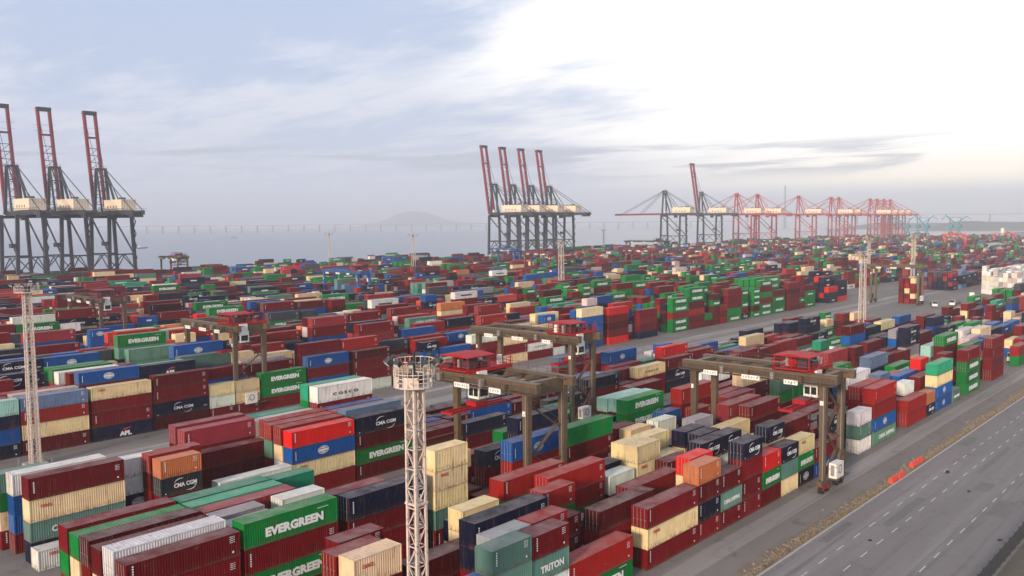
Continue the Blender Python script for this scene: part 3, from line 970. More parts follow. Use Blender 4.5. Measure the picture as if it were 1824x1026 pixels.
# ------------------------------------------------------------------ rubber tyred gantry cranes
def rtg(x, y0, y1, Hh, label, tp=.12, wb=7.2, main='brown', mach='red', detail=2, house=True, loaded=False, legw=.98):
    """front frame at x, rear frame at x+wb; near legs at y0, far legs at y1; tp = trolley place from y0 to y1"""
    t = thing('gantry_crane', label, 'gantry crane', (x, y0, 0), 'rubber tyred gantry cranes over the container blocks')
    S = y1-y0; m = M_[main]; md = M_['brownD'] if main == 'brown' else M_['slate']; mr = M_[mach]
    g0 = Hh-1.35
    for xx in (0, wb):
        for yy in (0, S):
            b = MB(); b.bar((xx, yy, 1.9), (xx, yy, g0), .68, legw*.8, w2=1.0)
            b.box(xx-.54, yy-.54, g0-1.5, xx+.54, yy+.54, g0-.02); b.build('leg', m, t)
    for yy in (0, S):
        b = MB(); b.box(-1.1, yy-.42, 1.25, wb+1.1, yy+.42, 2.15); b.build('sill_beam', m, t)
        b = MB(); b.box(.63, yy-.45, g0-.9, wb-.63, yy+.45, Hh-.05); b.build('end_beam', m, t)
        for xx in (-.2, 1.5, wb-1.5, wb+.2) if detail > 1 else (0, wb):
            b = MB(); b.tube((xx, yy-.32, .72), (xx, yy+.32, .72), .72, 14)
            w_ = b.build('wheel', M_['black'], t); b = MB(); b.tube((xx, yy-.34, .72), (xx, yy+.34, .72), .36, 10); b.build('rim', m, w_)
            b = MB(); b.box(xx-.5, yy-.5, .75, xx+.5, yy-.36, 1.3).box(xx-.5, yy+.36, .75, xx+.5, yy+.5, 1.3); b.build('wheel_fork', mr if xx < 2 else m, t)
    for xx in (0, wb):
        b = MB(); b.box(xx-.48, -2.2, g0+.02, xx+.48, S+2.2, Hh); b.box(xx-.62, -2.2, Hh+.003, xx+.62, S+2.2, Hh+.06); b.build('girder', m, t)
    for k in range(5 if detail > 1 else 0):
        yy = 2.5+k*(S-5)/4; b = MB(); b.box(.61, yy-.12, Hh-.5, wb-.61, yy+.12, Hh-.2); b.build('cross_tie', md, t)
    if detail > 1:      # cable trays, pipes, junction boxes and welded stiffeners
        b = MB()
        for zz in (g0+.25, g0+.5, g0+.8): b.bar((-.56, -2, zz), (-.56, S+2, zz), .07)
        for xx in (1.2, 1.5, wb-1.5, wb-1.2): b.bar((xx, -1.5, Hh-.15), (xx, S+1.5, Hh-.15), .09)
        b.build('cable_tray', M_['cable'], t)
        b = MB()
        for k in range(12):
            yy = .6+k*(S-1.2)/11
            for xx in (-.52, wb-.52): b.box(xx, yy-.05, g0+.05, xx+.035, yy+.05, Hh-.03)
            b.bar((.5, yy, Hh-.3), (wb-.5, yy+(1 if k % 2 else -1), Hh-.3), .10)
        b.build('stiffener', md, t)
        for k in range(4):
            b = MB(); b.box(-1.5, 3+k*S/5, g0, -.9, 3.7+k*S/5, g0+.9+.2*(k % 2)); b.build('junction_box', M_['galv'] if k % 2 else md, t)
    # walkway with handrail in front of the girder
    b = MB(); b.box(-1.75, -2.2, g0-.10, -.62, S+2.2, g0-.02); b.build('walkway', md, t)
    b = MB()
    n = 14
    for k in range(n+1):
        yy = -2.1+k*(S+4.2)/n; b.bar((-1.72, yy, g0-.02), (-1.72, yy, g0+1.1), .06)
    for z in (.38, .75, 1.1): b.bar((-1.72, -2.1, g0+z), (-1.72, S+2.1, g0+z), .05)
    b.build('handrail', md, t)
    b = MB()
    for xx in (wb+.75,):
        for k in range(n+1):
            yy = -2.1+k*(S+4.2)/n; b.bar((xx, yy, Hh), (xx, yy, Hh+1.05), .05)
        for z in (.55, 1.05): b.bar((xx, -2.1, Hh+z), (xx, S+2.1, Hh+z), .05)
    b.build('handrail', md, t)
    # number plates hung on the front girder: dark figures on white
    for yy, w_ in ((S*.82, 2.6), (S*.50, 3.2), (S*.20, 2.3)):
        b = MB(); b.box(-1.95, yy-w_/2, g0-.45, -1.86, yy+w_/2, g0+.30); p = b.build('number_plate', M_['whitep'], t)
        b = MB(); k = int(w_/.5)
        for q_ in range(k):
            ya = yy+w_/2-.3-q_*.48; b.box(-1.966, ya-.08, g0-.28, -1.953, ya, g0+.12)
            if q_ % 2: b.box(-1.966, ya-.30, g0-.10, -1.953, ya-.081, g0-.03)
        b.build('figures', M_['dark'], p)
    for yy in (0, S):
        b = MB(); b.box(-.74, yy-.28, g0-3.4, -.66, yy+.28, g0-2.7); b.build('leg_plate', M_['whitep'], t)
    # trolley: platform, machinery under a red canopy, drums, rails, cab
    ty = S*tp; zt = Hh+.30
    b = MB(); b.box(-.9, ty-3.1, zt, wb+.9, ty+3.1, zt+.22)
    for yy in (-3.0, 3.0): b.box(-.9, ty+yy-.18, zt-.22, wb+.9, ty+yy+.18, zt+.30)
    b.build('trolley', mr, t)
    for xx in (0, wb):
        for yy in (-2.3, 2.3):
            b = MB(); b.tube((xx-.15, ty+yy, Hh+.25), (xx+.15, ty+yy, Hh+.25), .26, 10); b.build('trolley_wheel', M_['black'], t)
    b = MB(); b.box(.6, ty-2.0, zt+.25, 2.4, ty-.4, zt+1.5).box(3.2, ty-2.2, zt+.25, 4.6, ty-.9, zt+1.2).box(4.9, ty+.3, zt+.25, 6.4, ty+2.0, zt+1.7); b.build('machinery', M_['slate'], t)
    r_ = random.Random(int(x)); 
    for k in range(9 if detail > 1 else 0):
        bx0 = r_.uniform(-.6, wb); by0 = ty+r_.uniform(-2.8, 2.4); b = MB(); b.box(bx0, by0, zt+.23, bx0+r_.uniform(.3, .9), by0+r_.uniform(.3, .8), zt+r_.uniform(.6, 1.9)); b.build('control_box', M_[r_.choice(('slate', 'galv', 'whitep', mach, 'black'))], t)
    b = MB(); b.tube((1.6, ty+.8, zt+.95), (4.4, ty+.8, zt+.95), .62, 14); b.tube((1.4, ty+.8, zt+.95), (1.6, ty+.8, zt+.95), .8, 14); b.build('hoist_drum', mr, t)
    b = MB()
    for xx in (-.7, wb*.5, wb+.7):
        for yy in (-2.9, 0, 2.9): b.bar((xx, ty+yy, zt+.2), (xx, ty+yy, zt+2.15), .12)
    b.build('canopy_frame', mr, t)
    b = MB(); b.box(-.8, ty-3.1, zt+2.15, wb*.62, ty+3.1, zt+2.27); b.poly([(-.8, ty-3.1, zt+2.27), (wb*.62, ty-3.1, zt+2.27), (wb*.62, ty+3.1, zt+2.27), (-.8, ty+3.1, zt+2.27), (-.8, ty, zt+2.55), (wb*.62, ty, zt+2.55)], [(0, 1, 5, 4), (3, 4, 5, 2), (0, 4, 3), (1, 2, 5)]); b.build('canopy_roof', mr, t)
    b = MB()
    for sy in (-3.15, 3.15):
        for z in (.55, 1.1): b.bar((-.9, ty+sy, zt+.2+z), (wb+.9, ty+sy, zt+.2+z), .06)
        for k in range(8): b.bar((-.9+k*(wb+1.8)/7, ty+sy, zt+.2), (-.9+k*(wb+1.8)/7, ty+sy, zt+1.3), .05)
    for sx in (-.9, wb+.9):
        for z in (.55, 1.1): b.bar((sx, ty-3.1, zt+.2+z), (sx, ty+3.1, zt+.2+z), .06)
    b.build('trolley_rail', mr, t)
    # driver cab slung under the trolley
    cy = ty-2.6
    b = MB(); b.box(.75, cy-1.15, Hh-3.9, 3.0, cy+1.15, Hh-1.3); b.box(.9, cy-1.0, Hh-1.3, 2.8, cy+1.0, zt); cb = b.build('driver_cab', M_['whitep'], t)
    for a0, a1 in ((-.95, -.1), (.1, .95)):
        b = MB(); b.box(.70, cy+a0, Hh-3.5, .742, cy+a1, Hh-2.3); b.build('window', M_['glass'], cb)
    b = MB(); b.box(1.0, cy-1.20, Hh-3.5, 2.7, cy-1.158, Hh-2.3); b.build('window', M_['glass'], cb)
    b = MB(); b.box(.2, cy-1.7, Hh-4.0, 3.6, cy+1.6, Hh-3.92)
    for xx in (.2, 1.9, 3.6): b.bar((xx, cy-1.7, Hh-3.95), (xx, cy-1.7, Hh-2.9), .05)
    b.bar((.2, cy-1.7, Hh-2.9), (3.6, cy-1.7, Hh-2.9), .05); b.build('cab_platform', M_['slate'], t)
    # spreader on its ropes
    zs = 13.6 if loaded else Hh-6.2
    b = MB(); b.box(-2.2, ty+.35, zs, wb+2.2, ty+.75, zs+.45).box(-2.2, ty-.75, zs, wb+2.2, ty-.35, zs+.45).box(-2.6, ty-1.2, zs, -2.2, ty+1.2, zs+.35).box(wb+2.2, ty-1.2, zs, wb+2.6, ty+1.2, zs+.35).box(wb/2-1.3, ty-1.1, zs+.46, wb/2+1.3, ty+1.1, zs+1.15)
    sp = b.build('spreader', mr, t)
    b = MB()
    for xx in (wb/2-1.2, wb/2+1.2):
        for yy in (-1, 1): b.bar((xx, ty+yy, zs+1.1), (xx, ty+yy*1.3, Hh+.3), .06)
    b.build('hoist_rope', M_['cable'], sp)
    # power pack and electrical house low on the near side
    b = MB(); b.box(1.4, -1.75, 2.3, 4.3, -.5, 4.7); e = b.build('power_house', M_['whitep'], t)
    b = MB()
    for k in range(16):
        a0, a1 = 2*math.pi*k/16, 2*math.pi*(k+1)/16
        b.poly([(2.9+math.cos(a0)*.75, -1.765, 3.65+math.sin(a0)*.75), (2.9+math.cos(a1)*.75, -1.765, 3.65+math.sin(a1)*.75), (2.9+math.cos(a1)*.5, -1.765, 3.65+math.sin(a1)*.5), (2.9+math.cos(a0)*.5, -1.765, 3.65+math.sin(a0)*.5)], [(0, 1, 2, 3)])
    b.build('emblem', M_['galv'], e)
    b = MB(); b.box(1.35, -1.4, 2.7, 1.395, -.8, 4.4); b.build('door', M_['galv'], e)
    b = MB(); b.box(1.0, -1.9, 2.16, wb-.7, -.45, 2.28); b.build('platform', md, t)
    b = MB(); b.box(1.5, S+.5, 2.3, 5.2, S+1.8, 4.6); b.build('engine_house', md, t)
    if detail > 1:
        b = MB(); b.tube((wb-1.0, -.95, 4.6), (wb-1.0, -.55, 4.6), 1.5, 20); b.tube((wb-1.0, -1.1, 4.6), (wb-1.0, -.4, 4.6), .5, 12); b.build('cable_reel', md, t)
        b = MB()      # zigzag stair inside the near side frame
        z = 2.3; sx = 1
        while z < g0-2:
            xa, xb = (1.3, wb-1.3) if sx > 0 else (wb-1.3, 1.3); b.bar((xa, .2, z), (xb, .2, z+3.6), .55, .12); b.bar((xa, -.1, z+1), (xb, -.1, z+4.6), .05); b.box(min(xb, xb+sx*.9), -.2, z+3.55, max(xb, xb+sx*.9), .6, z+3.65); z += 3.6; sx = -sx
        b.build('stair', md, t)
        b = MB()
        for k in range(34): b.bar((-.75, S-.25, 2.4+k*.42), (-.75, S+.25, 2.4+k*.42), .04)
        for yy in (-.25, .25): b.bar((-.75, S+yy, 2.2), (-.75, S+yy, g0), .05)
        b.build('ladder', m, t)
        b = MB(); b.bar((.6, .0, 8.2), (wb-.6, .0, 8.2), .14); b.bar((.6, S, 8.2), (wb-.6, S, 8.2), .14); b.build('brace', m, t)
        for xx in (0, wb):
            b = MB(); b.bar((xx-.68, -.3, 2), (xx-.68, -.3, g0-.2), .10); b.build('cable_duct', M_['galv'], t)
    return t
CRN = [
 (132.3, 53.6, 76.6, 19.0, 'brown gantry crane with red canopied trolley over the roadside block', .22, 7.2),
 (92.0, 80.4, 103.2, 20.4, 'brown gantry crane beside the round lighting basket with red trolley midway', .62, 8.2),
 (139.6, 109.6, 136.4, 19.8, 'brown gantry crane over the third block with white cab at its near leg', .10, 7.2),
 (102.5, 178.0, 200.0, 20.4, 'brown gantry crane over the green containers with white windowed cab', .12, 7.4),
]
for (x, a, b_, hh, lab, tp, wb) in CRN: rtg(x, a, b_, hh, lab, tp, wb)
rtg(115.5, 281.5, 306.0, 20.3, 'dark gantry crane with long red trolley above maroon stacks beyond the wide aisle', .12, 7.5, 'brownD', 'redD')
rtg(285, 566, 590, 22, 'small dark gantry crane at the quayside against the bay', .2, 7, 'brownD', 'redD', 1)
rtg(258, 333, 360, 20.6, 'blue gantry crane with a white cab and red trolley', .15, 7, 'bluec', 'red', 1)
rtg(455, 137.5, 160.5, 20, 'brown gantry crane with slim legs on the open ground', .75, 7, 'brown', 'redD', 1)
rtg(722, 452, 497, 24, 'slate portal crane frame standing alone near the quay cranes', .2, 7, 'slate', 'slate', 1)
for k, (x, i, lab, mm) in enumerate(((470, 8, 'red gantry crane above far stacks in front of the four raised booms', 'redD'), (520, 11, 'distant blue gantry crane before the four raised booms', 'bluec'),
        (560, 7, 'dark red gantry crane over far blocks right of the pale mast', 'redD'), (760, 6, 'red gantry crane rising above the far container blocks', 'redD'), (900, 9, 'faded gantry crane standing before the first lowered boom crane', 'slate'),
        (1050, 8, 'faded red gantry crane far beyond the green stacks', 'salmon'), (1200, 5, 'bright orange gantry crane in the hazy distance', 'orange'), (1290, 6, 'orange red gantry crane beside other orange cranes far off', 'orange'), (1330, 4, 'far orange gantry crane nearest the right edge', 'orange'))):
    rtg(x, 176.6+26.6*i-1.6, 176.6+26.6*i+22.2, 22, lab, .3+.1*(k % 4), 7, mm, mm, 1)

# ------------------------------------------------------------------ ship to shore cranes along the quay
def sts(x, label, up=True, main='slate', boom='redD', near=True):
    y1 = 606; y0 = 578; w_ = 17; GZ = 52.; AZ_ = 82.
    t = thing('quay_crane', label, 'quay crane', (x, y1, 0), 'ship to shore cranes along the quay')
    m = M_[main]; bm = M_[boom]; S = y0-y1
    xa, xb = -w_/2, w_/2
    for xx in (xa, xb):
        for yy in (0, S):
            b = MB(); b.bar((xx*1.05, yy, 2.2), (xx*.86, yy, GZ-1.2), 2.0, 1.7); b.build('leg', m, t)
            b = MB(); b.box(xx*1.05-2.6, yy-.7, .4, xx*1.05+2.6, yy+.7, 2.1); b.build('bogie', m, t)
    for yy in (0, S):
        b = MB(); b.box(xa-.3, yy-.55, 12.2, xb+.3, yy+.55, 13.9); b.build('portal_beam', m, t)
        b = MB(); b.box(xa, yy-.8, GZ-3.4, xb, yy+.8, GZ-1.62); b.build('top_beam', m, t)
        b = MB(); b.bar((xa, yy, 14), (0, yy, 24), .55).bar((xb, yy, 14), (0, yy, 24), .55); b.build('brace', m, t)
        b = MB(); b.box(xa, yy-.3, 24, xb, yy+.3, 24.9); b.build('cross_beam', m, t)
    for xx in (xa, xb):
        b = MB(); b.box(xx*.98-.5, S+.76, 12.0, xx*.98+.5, -.76, 13.7); b.build('portal_beam', m, t)
        b = MB(); b.bar((xx, -.5, 14), (xx*.95, S*.5, 24), .5).bar((xx, S+.5, 14), (xx*.95, S*.5, 24), .5).bar((xx*.95, -.3, 24), (xx*.95, S+.3, 24), .5).bar((xx*.95, S+.5, 25), (xx*.88, -.5, GZ-3), .8); b.build('brace', m, t)
    # girder pair running back over the yard
    for xx in (-3.4, 3.4):
        b = MB(); b.box(xx-.6, S-27, GZ-1.6, xx+.6, 3.0, GZ+1.2); b.build('girder', m, t)
    b = MB()
    for k in range(9): b.box(-2.75, S-16+k*6, GZ-.6, 2.75, S-15.5+k*6, GZ+.2)
    b.build('girder_tie', m, t)
    b = MB(); b.box(-4.6, S-17, GZ-1.3, -4.02, 2, GZ-1.15).box(4.02, S-17, GZ-1.3, 4.6, 2, GZ-1.15)
    for k in range(18):
        yy = S-17+k*2.75
        for xx in (-4.6, 4.6): b.bar((xx, yy, GZ-1.2), (xx, yy, GZ+.1), .09)
    for xx in (-4.6, 4.6): b.bar((xx, S-17, GZ+.1), (xx, 2, GZ+.1), .09)
    b.build('walkway', m, t)
    # machinery house
    b = MB(); b.box(-4.8, S-13, GZ+1.5, 4.8, S+13, GZ+8.2); b.box(-5.0, S-13.2, GZ+8.203, 5.0, S+13.2, GZ+8.5); h_ = b.build('machinery_house', M_['cream'], t)
    b = MB()
    for k in range(4): b.box(-4.86, S-6+k*4.2, GZ+3.2, -4.805, S-4.6+k*4.2, GZ+4.6)
    b.build('louvre', M_['slate'], h_)
    b = MB()
    for k in range(14): b.box(-4.87, S-12.6+k*1.9, GZ+1.6, -4.803, S-12.5+k*1.9, GZ+8.1)
    for k in range(6): b.box(-4.2+k*1.6, S-13.06, GZ+1.6, -4.1+k*1.6, S-13.003, GZ+8.1)
    b.build('wall_rib', M_['galv'], h_)
    b = MB(); b.box(-3, S-9, GZ+8.51, 0, S-4, GZ+9.8).box(1, S+2, GZ+8.51, 3.5, S+6, GZ+9.5); b.build('roof_vent', M_['slate'], h_)
    b = MB()
    for k in range(16):
        yy = S-26+k*3.2
        for xx in (-5.2, 5.2): b.bar((xx, yy, GZ+1.3), (xx, yy, GZ+2.6), .13)
        if k < 15: b.bar((-3.7, yy, GZ-1.5), (3.7, yy+3.2, GZ-1.5), .3).bar((3.7, yy, GZ-1.5), (-3.7, yy+3.2, GZ-1.5), .3)
    for xx in (-5.2, 5.2): b.bar((xx, S-26, GZ+2.6), (xx, S+22, GZ+2.6), .13)
    b.box(-3.4, S-26, GZ-3.2, 3.4, S-20, GZ-1.7)
    b.build('rear_frame', m, t)
    b = MB(); b.box(-2.2, -2.2, GZ+1.5, 2.2, .8, GZ+4.2); b.build('electrical_room', M_['whitep'], t)
    # A frame
    for xx in (xa*.6, xb*.6):
        b = MB(); b.bar((xx, 0, GZ-1), (xx*.6, -.5, AZ_), 1.7, 1.4); b.build('mast_leg', m, t)
        b = MB(); b.bar((xx, -12, GZ+1.2), (xx*.6, -1.2, AZ_-1), 1.1); b.build('mast_strut', m, t)
    b = MB(); b.box(-3.4, -2.4, AZ_-.6, 3.4, 1.0, AZ_+.6); b.build('mast_head', m, t); b = MB(); b.box(-3.4, -.8, AZ_-9, 3.4, 0, AZ_-8.3); b.build('mast_tie', m, t)
    b = MB()
    for k in range(7): b.bar((-3.4+k*1.13, -2.4, AZ_+.6), (-3.4+k*1.13, -2.4, AZ_+1.8), .1)
    b.bar((-3.4, -2.4, AZ_+1.8), (3.4, -2.4, AZ_+1.8), .1); b.build('head_rail', m, t)
    for xx in (-2.4, 2.4):
        b = MB(); b.bar((xx, -2, AZ_), (xx*1.4, S-25, GZ+1.4), .42); b.build('back_stay', m, t)
        b = MB(); b.bar((xx, -2, AZ_-.5), (xx*1.4, S+3, GZ+1.6), .5); b.build('back_stay', m, t)
    # boom
    Lb = 71; a = R(81) if up else 0
    def P(xx, s, n=0): return (xx, 3.2+s*math.cos(a)-n*math.sin(a), GZ+.1+s*math.sin(a)+n*math.cos(a))
    for xx in (-3.7, 3.7):
        b = MB(); b.bar(P(xx, 0), P(xx, Lb), 1.7, 2.2); b.build('boom_girder', bm, t)
    b = MB()
    for k in range(10 if up else 12):
        s_ = 1+k*(44/9) if up else 1+k*6.2; b.bar(P(-2.8, s_), P(2.8, s_), .4)
        if k < 9: b.bar(P(-2.8, s_), P(2.8, s_+4.8), .25)
    b.build('boom_lattice', M_['slate'] if up else bm, t)
    b = MB(); b.bar(P(-4.5, Lb-1.2), P(4.5, Lb-1.2), 3.2, 2.6); b.build('boom_tip', M_['slate'], t)
    b = MB(); b.bar(P(-3.4, Lb*.74), P(3.4, Lb*.74), 1.2); b.build('boom_cross', bm, t)
    if up:
        b = MB()
        for s_ in (Lb-16, Lb-12): b.bar(P(-7, s_), P(7, s_+.5), .12)
        b.build('aerial', M_['slate'], t)
    for xx in (-2.2, 2.2):
        for s_ in (Lb*.45, Lb*.86):
            b = MB(); q_ = P(xx*1.5, s_, 1)
            if up:
                mid = (xx*1.2, 6.5, (AZ_+GZ)/2+4); b.bar((xx, 0, AZ_), q_, .22)
            else: b.bar((xx, 0, AZ_), q_, .42)
            b.build('fore_stay', m, t)
    # trolley cab below the girders, stairs up one leg
    b = MB(); b.box(-1.6, S+9, GZ-4.6, 1.6, S+12.5, GZ-1.5); b.build('driver_cab', M_['slate'], t)
    b = MB(); b.box(xa-3.4, S-1.2, 30.4, xa-1.0, S+3, 33.0); b.box(xa-1.0, S-.5, 31, xa-.2, S+1, 31.4); b.build('checker_cabin', m, t)
    b = MB(); z = 14; s_ = 1
    while z < GZ-4: b.bar((xb*.95+1.2, S-1.6*s_, z), (xb*.93+1.2, S+1.6*s_, z+4), .7, .14); z += 4; s_ = -s_
    b.build('stair', m, t)
    return t
for k, (x, lab) in enumerate(((191.3, 'slate quay crane with raised dark red boom cut by the left picture edge'), (216.9, 'slate quay crane with raised red boom, middle one of the left three'),
        (246.6, 'slate quay crane with raised boom, last before the open bay'))): sts(x+6, lab)
for k, x in enumerate((639.6, 667.7, 697.1, 727.0)):
    sts(x+5, 'slate quay crane with raised red boom, %s of the tight row of four' % ('first from left', 'second from left', 'third from left', 'rightmost')[k])
sts(966.8, 'slate quay crane with its red boom lowered far out over the bay', False, 'slate', 'redD')
sts(1060, 'slate quay crane with the single raised boom among lowered ones')
for k, (x, nm) in enumerate(((1162, 'first'), (1228, 'second'), (1375, 'third'), (1510, 'fourth'), (1545, 'fifth'), (1700, 'sixth'), (1737, 'seventh'), (1774, 'eighth'), (1812, 'last'))):
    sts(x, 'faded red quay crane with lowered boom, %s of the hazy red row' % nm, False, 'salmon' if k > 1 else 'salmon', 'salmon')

# ------------------------------------------------------------------ lighting masts
def mast(x, y, hh, label, w0=1.9, w1=1.3, rad=2.1, big=True, n=None):
    t = thing('lighting_mast', label, 'lighting mast', (x, y, 0), 'tall lighting masts in the yard')
    n = n or 16; m = M_['mast']
    def c(k, s): f = (w0+(w1-w0)*k)/2; return ((-f, -f), (f, -f), (f, f), (-f, f))[s % 4]
    for s in range(4):
        a, b2 = c(0, s), c(1, s); b = MB(); b.bar((*a, .3), (*b2, hh), .24 if big else .30, w2=.19); b.build('corner_post', m, t)
    b = MB(); b2 = MB()
    for k in range(n):
        z0, z1 = .5+(hh-.8)*k/n, .5+(hh-.8)*(k+1)/n
        for s in range(4):
            a0, a1 = c(k/n, s), c(k/n, s+1); c0, c1 = c((k+1)/n, s), c((k+1)/n, s+1)
            b.bar((*a0, z0), (*a1, z0), .08); (b2.bar((*a0, z0), (*c1, z1), .075) if (k+s) % 2 else b2.bar((*a1, z0), (*c0, z1), .075))
    b.build('horizontal_bracing', m, t)['kind'] = 'stuff'; b2.build('diagonal_bracing', m, t)['kind'] = 'stuff'
    b = MB()
    for xx in (-.22, .22): b.bar((xx, .1, .5), (xx, .1, hh), .06)
    for k in range(int(hh/.6)): b.bar((-.22, .1, .6+k*.6), (.22, .1, .6+k*.6), .04)
    b.build('ladder', M_['galv'], t)
    b = MB(); b.bar((-.5, -.35, .5), (-.5, -.35, hh), .12); b.build('cable_duct', M_['brownD'], t)
    if big:
        for zc_ in (hh*.33, hh*.66):
            b = MB(); f = w0/2+.14; b.box(-f, -f, zc_-.09, f, -f+.16, zc_+.09).box(-f, f-.16, zc_-.09, f, f, zc_+.09).box(-f, -f+.16, zc_-.09, -f+.16, f-.16, zc_+.09).box(f-.16, -f+.16, zc_-.09, f, f-.16, zc_+.09); b.build('flange', m, t)
        # pale steel plates inside the uppermost panels
        b = MB(); f = w1/2-.12; b.box(-f, f-.04, hh-4.6, f, f, hh-.1); b.box(f-.04, -f, hh-4.6, f, f-.05, hh-.1); b.build('upper_casing', m, t)
    # round basket
    K = 24; b = MB()
    pts = [(rad*math.cos(2*math.pi*i/K), rad*math.sin(2*math.pi*i/K)) for i in range(K)]
    b.poly([(px_, py_, hh) for px_, py_ in pts]+[(px_, py_, hh+.10) for px_, py_ in pts], [tuple(range(K-1, -1, -1)), tuple(range(K, 2*K))]+[(i, (i+1) % K, K+(i+1) % K, K+i) for i in range(K)])
    b.build('basket_floor', m, t)
    b = MB(); hb = 2.3 if big else 1.5
    for zz in ((.1, .5, .85, 1.2, hb) if big else (.6, 1.2, hb)):
        for i in range(K): b.bar((*pts[i], hh+zz), (*pts[(i+1) % K], hh+zz), .06)
    for i in range(K): b.bar((*pts[i], hh), (*pts[i], hh+hb), .05)
    b.build('basket_rail', m, t)
    if big:
        b = MB()
        for i in range(0, K): 
            if rt.random() < .75: 
                (ax, ay), (bx_, by_) = pts[i], pts[(i+1) % K]; b.poly([(ax*.985, ay*.985, hh+.12), (bx_*.985, by_*.985, hh+.12), (bx_*.985, by_*.985, hh+1.0), (ax*.985, ay*.985, hh+1.0)], [(0, 1, 2, 3)])
        b.build('mesh_panel', M_['mast'], t)['kind'] = 'stuff'
    for i in range(12 if big else 8):
        a = 2*math.pi*i/(12 if big else 8)+.2; ca, sa = math.cos(a), math.sin(a); rr2 = rad+.35
        b = MB(); b.bar((ca*rad, sa*rad, hh+hb-.2), (ca*rr2, sa*rr2, hh+hb+.15), .07); b.bar((ca*(rr2), sa*(rr2), hh+hb+.1), (ca*(rr2+.35), sa*(rr2+.35), hh+hb-.22), .5, .42)
        l_ = b.build('floodlight', M_['lamp'], t)
        b = MB(); b.bar((ca*(rr2+.36), sa*(rr2+.36), hh+hb-.23), (ca*(rr2+.38), sa*(rr2+.38), hh+hb-.25), .42, .34); b.build('lamp_glass', M_['whitep'], l_)
    b = MB(); b.bar((0, 0, hh+.1), (0, 0, hh+3.0), .16); b.box(-.5, -.5, hh+.12, .5, .5, hh+1.1); b.build('winch_box', M_['slate'], t)
    if y > 60:
        b = MB(); b.box(-1.7, -1.7, 0, 1.7, 1.7, .5); b.build('footing', M_['conc'], t)
        b = MB()
        for xx in (-2.1, 2.1):
            for yy in (-2.1, 2.1): b.bar((xx, yy, 0), (xx, yy, 1.3), .18)
        b.build('bollard', M_['galv'], t)
    return t
mast(48.0, 54.6, 29.6, 'tall peach coloured lattice lighting mast with round railed basket in front of the stacks', 1.14, 1.06, 1.72, True, 17)
mast(56.1, 168.0, 31.6, 'pale lattice lighting mast beside the wide aisle, nearest the left edge', 1.35, 1.1, 2.0, False, 24)
mast(325.9, 118.0, 30, 'pale twin legged lighting mast on the low stacks beside the open ground', 2.0, 1.5, 2.8, False, 12)
mast(339.5, 273.1, 32, 'slender pale lighting mast above the pink red stack in the middle distance', 2.2, 1.6, 2.4, False, 14)
mast(432.7, 490.9, 33, 'far lighting mast left of the four raised booms, with wide head', 2.6, 1.8, 3.4, False, 10)
mast(438.7, 634.2-30, 34, 'far lighting mast rising over the bay behind low stacks', 1.6, 1.2, 3.0, False, 10)
mast(826.2, 600.6, 32, 'thin lighting mast over the bay right of the four raised booms', 1.6, 1.2, 2.6, False, 10)
mast(582.6, 179.6, 31, 'pale lighting mast behind the slim legged gantry crane', 2.0, 1.6, 3.0, False, 10)
mast(604, 215, 29, 'hazy lighting mast just left of another pale mast', 1.6, 1.3, 2.6, False, 8)
mast(700, 215, 30, 'thin hazy lighting mast over the far right blocks', 2.0, 1.5, 3.0, False, 8)

# ------------------------------------------------------------------ vehicles and small things on the ground
def truck(x, y, rz, label, cabc='whitep', load=None):
    t = thing('truck', label, 'truck', (x, y, 0), 'terminal trucks', rz)
    b = MB(); b.box(-7.5, -.55, .85, 7.2, .55, 1.15); b.build('chassis', M_['slate'], t)
    b = MB(); b.poly([(7.3, -1.2, .6), (9.4, -1.2, .6), (9.4, 1.2, .6), (7.3, 1.2, .6), (7.3, -1.2, 3.0), (9.1, -1.2, 3.0), (9.1, 1.2, 3.0), (7.3, 1.2, 3.0), (9.4, -1.2, 1.8), (9.4, 1.2, 1.8)],
        [(0, 3, 2, 1), (4, 5, 6, 7), (0, 1, 8, 5, 4), (3, 7, 6, 9, 2), (1, 2, 9, 8), (3, 0, 4, 7)]); cb = b.build('cab', M_[cabc], t)
    b = MB(); b.poly([(9.42, -1.0, 1.85), (9.42, 1.0, 1.85), (9.13, 1.0, 2.85), (9.13, -1.0, 2.85)], [(0, 1, 2, 3)]); b.build('windscreen', M_['glass'], cb)
    b = MB(); b.box(8.0, -1.215, 1.8, 8.9, -1.205, 2.6); b.build('side_window', M_['glass'], cb)
    for xx in (-6.6, -5.3, 5.2, 8.5):
        for s in (-1, 1):
            b = MB(); b.tube((xx, s*.8, .5), (xx, s*1.15, .5), .5, 12); b.build('wheel', M_['black'], t)
    return t
truck(299, 60.6, R(180), 'white truck with flat trailer at the end of the roadside row')
truck(458, 131, R(200), 'white truck parked by the legs of the slim gantry crane')
truck(507, 125, R(20), 'white truck with low trailer beside the white boxes')
truck(470, 124, R(185), 'white truck crossing the open ground')
truck(262, 107.5, R(0), 'white truck in the lane behind the second container block')
truck(196, 154, R(2), 'white truck driving along the wide aisle below the blue stacks')
truck(350, 146, R(180), 'white truck with empty trailer near the green stacks')
